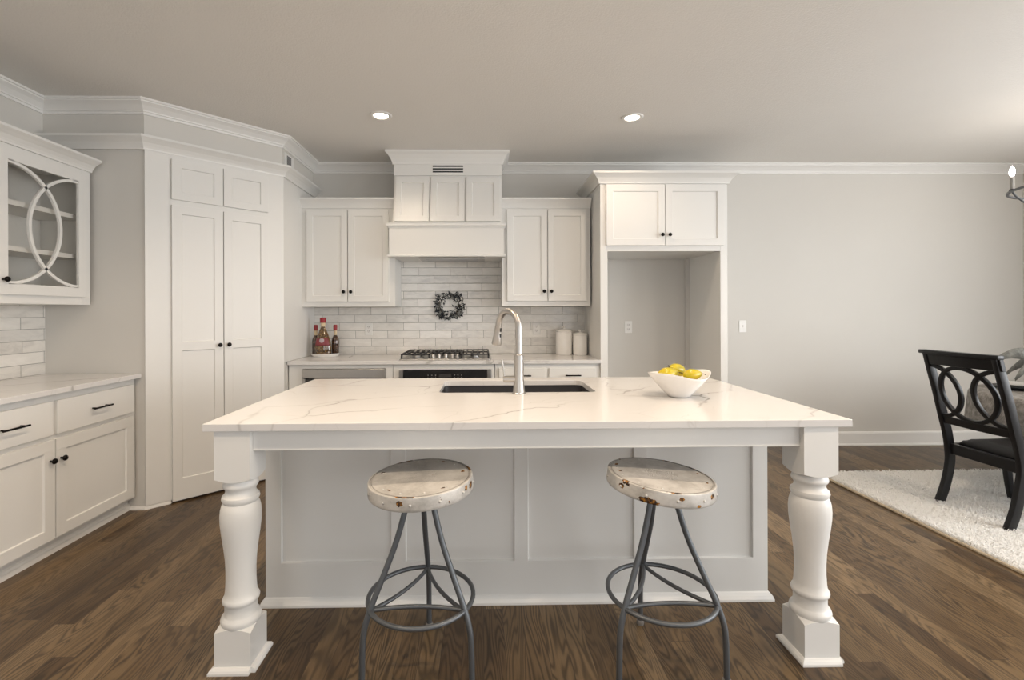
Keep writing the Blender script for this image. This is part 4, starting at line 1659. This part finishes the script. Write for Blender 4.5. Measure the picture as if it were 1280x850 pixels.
# round table and what lies on it
TX, TYY, TR = 4.15, 3.10, .63
tb = thing('dining_table', 'round dining table under the grey fur cloth, behind the black chair', 'table', (TX, TYY, .040))
tb.scale = (1, 1, .945)
bm = B()
lathe(bm, [(0, .695), (TR - .02, .695), (TR - .005, .705), (TR - .005, .722), (TR - .015, .728), (0, .728)], 64)
obj('table_top', bm, M['black_wood'], tb, smooth='auto')
bm = B()
lathe(bm, [(0, .0), (.30, .0), (.30, .03), (.12, .06), (.07, .12), (.06, .4), (.08, .60), (.16, .694), (0, .694)], 40)
obj('pedestal', bm, M['black_wood'], tb, smooth='auto')
bm = B()
segs = 160
rows = []
for k_, (rr, zz, wv) in enumerate(((0, .772, 0), (.3, .772, 0), (.58, .772, 0), (.625, .770, 0), (.642, .760, 0), (.650, .74, .002), (.654, .67, .005), (.657, .60, .009), (.660, .54, .012), (.660, .512, .013))):
    if rr == 0:
        rows.append([bm.verts.new((0, 0, zz))])
        continue
    rows.append([bm.verts.new(((rr + wv * math.sin(17 * q)) * math.cos(q), (rr + wv * math.sin(17 * q)) * math.sin(q), zz + random.uniform(-.002, .002))) for q in [2 * PI * k / segs for k in range(segs)]])
for A_, B_ in zip(rows, rows[1:]):
    for k in range(segs):
        k2 = (k + 1) % segs
        if len(A_) == 1:
            bm.faces.new((A_[0], B_[k], B_[k2]))
        else:
            bm.faces.new((A_[k], A_[k2], B_[k2], B_[k]))
cl = obj('tablecloth', bm, M['fur_grey'], None, smooth=True)
cl.location = (TX, TYY, -.037)
so = cl.modifiers.new('thick', 'SOLIDIFY')
so.thickness = .003
so.offset = 1.0
tag(cl, 'mottled grey faux fur cloth draped over the dining table', 'tablecloth')

chx, chy = 3.94, 3.42
cgr = B()
lathe(cgr, [(0, 0), (.10, 0), (.13, .006), (.158, .014), (.160, .017), (.155, .019), (.125, .012), (0, .010)], 48)
o = obj('charger_plate', cgr, M['black_wood'], None, smooth='auto')
o.location = (chx, chy, .7395)
tag(o, 'black charger plate on the grey fur cloth, under the white plate', 'charger plate')
pl_ = B()
lathe(pl_, [(0, 0), (.075, 0), (.080, .004), (.105, .014), (.140, .024), (.142, .027), (.137, .028), (.10, .019), (.075, .010), (0, .009)], 48)
o = obj('plate', pl_, M['ceramic'], None, smooth='auto')
o.location = (chx, chy, .7525)
tag(o, 'white dinner plate lying on the black charger at the table', 'plate')

cp_ = thing('centrepiece', 'grey-green leafy arrangement in a dark pot on the dining table', 'plant arrangement', (4.02, 3.20, .7395))
bm = B()
lathe(bm, [(0, 0), (.06, 0), (.075, .01), (.09, .06), (.085, .10), (.078, .105), (.078, .095), (0, .09)], 32)
obj('pot', bm, M['black_leather'], cp_, smooth='auto')
bm = B()
for k in range(14):
    an = 2 * PI * k / 14 + random.uniform(-.15, .15)
    L_ = random.uniform(.26, .34)
    up = 0.0
    if k in (4, 5, 6): an, L_, up = 2.50 + .42 * (k - 5), .36 - .05 * abs(k - 5), .12 - .05 * abs(k - 5)
    d = Vector((math.cos(an), math.sin(an), 0))
    s = Vector((-d.y, d.x, 0))
    if up: s = (s * .45 + Vector((0, 0, -.9))).normalized()
    prev = None
    for q in range(9):
        t = q / 8
        c_ = d * (L_ * t) + Vector((0, 0, .09 + up * t + .16 * math.sin(t * 2.2) - .12 * t * t * (1 if k % 2 else 1.6)))
        wdt = .045 * math.sin(PI * (t * .92 + .04)) + .002
        ring = [bm.verts.new(c_ - s * wdt + Vector((0, 0, -.010 * t))), bm.verts.new(c_ + Vector((0, 0, .006))), bm.verts.new(c_ + s * wdt + Vector((0, 0, -.010 * t)))]
        if prev:
            for z_ in range(2):
                bm.faces.new((prev[z_], prev[z_ + 1], ring[z_ + 1], ring[z_]))
        prev = ring
lv = obj('leaves', bm, M['leaf_grey'], cp_, smooth=True)
so = lv.modifiers.new('thick', 'SOLIDIFY')
so.thickness = .0015

# chandelier
cx_, cy_, cz_ = 4.12, 3.06, 2.155
cl_ = thing('chandelier', 'dark iron ring chandelier with lit candle bulbs, hanging at the right edge over the table', 'chandelier', (cx_, cy_, cz_))
CR = .455
bm = B()
tube(bm, [(CR * math.cos(2 * PI * k / 72), CR * math.sin(2 * PI * k / 72), 0) for k in range(72)], .01, rect=(.016, .012), up=(0, 0, 1), closed=True)
obj('ring', bm, M['grey_iron'], cl_)
bm = B()
tube(bm, [(0, 0, -.20), (0, 0, .40), (0, 0, ZC - cz_ - .02)], .010, 12)
lathe(bm, [(0, -.225), (.02, -.215), (.035, -.19), (.02, -.165), (.012, -.15)], 20)
obj('stem', bm, M['grey_iron'], cl_, smooth='auto')
bm = B()
lathe(bm, [(0, ZC - cz_ - .03), (.05, ZC - cz_ - .025), (.065, ZC - cz_ - .001), (0, ZC - cz_ - .001)], 28)
obj('canopy', bm, M['grey_iron'], cl_, smooth='auto')
for k in range(6):
    an = 2.46 + k * PI / 3
    d = Vector((math.cos(an), math.sin(an), 0))
    rr = CR - .018
    bm = B()
    tube(bm, smooth_path([d * .015 + Vector((0, 0, -.185)), d * .17 + Vector((0, 0, -.175)), d * .33 + Vector((0, 0, -.115)), d * (rr - .02) + Vector((0, 0, -.03)), d * rr + Vector((0, 0, .02))], 6), .0065, 10)
    arm = obj('arm', bm, M['grey_iron'], cl_, smooth='auto')
    bm = B()
    lathe(bm, [(0, .015), (.016, .015), (.018, .022), (.012, .026)], 18, d * rr)
    obj('cup', bm, M['black'], arm, smooth='auto')
    bm = B()
    lathe(bm, [(.0125, .024), (.0125, .115), (0, .115)], 18, d * rr)
    obj('candle_sleeve', bm, M['candle'], arm, smooth='auto')
    bm = B()
    lathe(bm, [(.007, .1155), (.012, .126), (.0158, .142), (.0148, .160), (.009, .178), (.003, .190), (0, .192)], 18, d * rr)
    obj('bulb', bm, M['bulb'], arm, smooth=True)
l = bpy.data.lights.new('chandelier_glow', 'POINT')
l.energy = 6
l.color = (1.0, 0.88, 0.75)
l.shadow_soft_size = .25
o = bpy.data.objects.new('chandelier_glow', l)
COL.objects.link(o)
o.parent = cl_
o.location = (0, 0, .16)
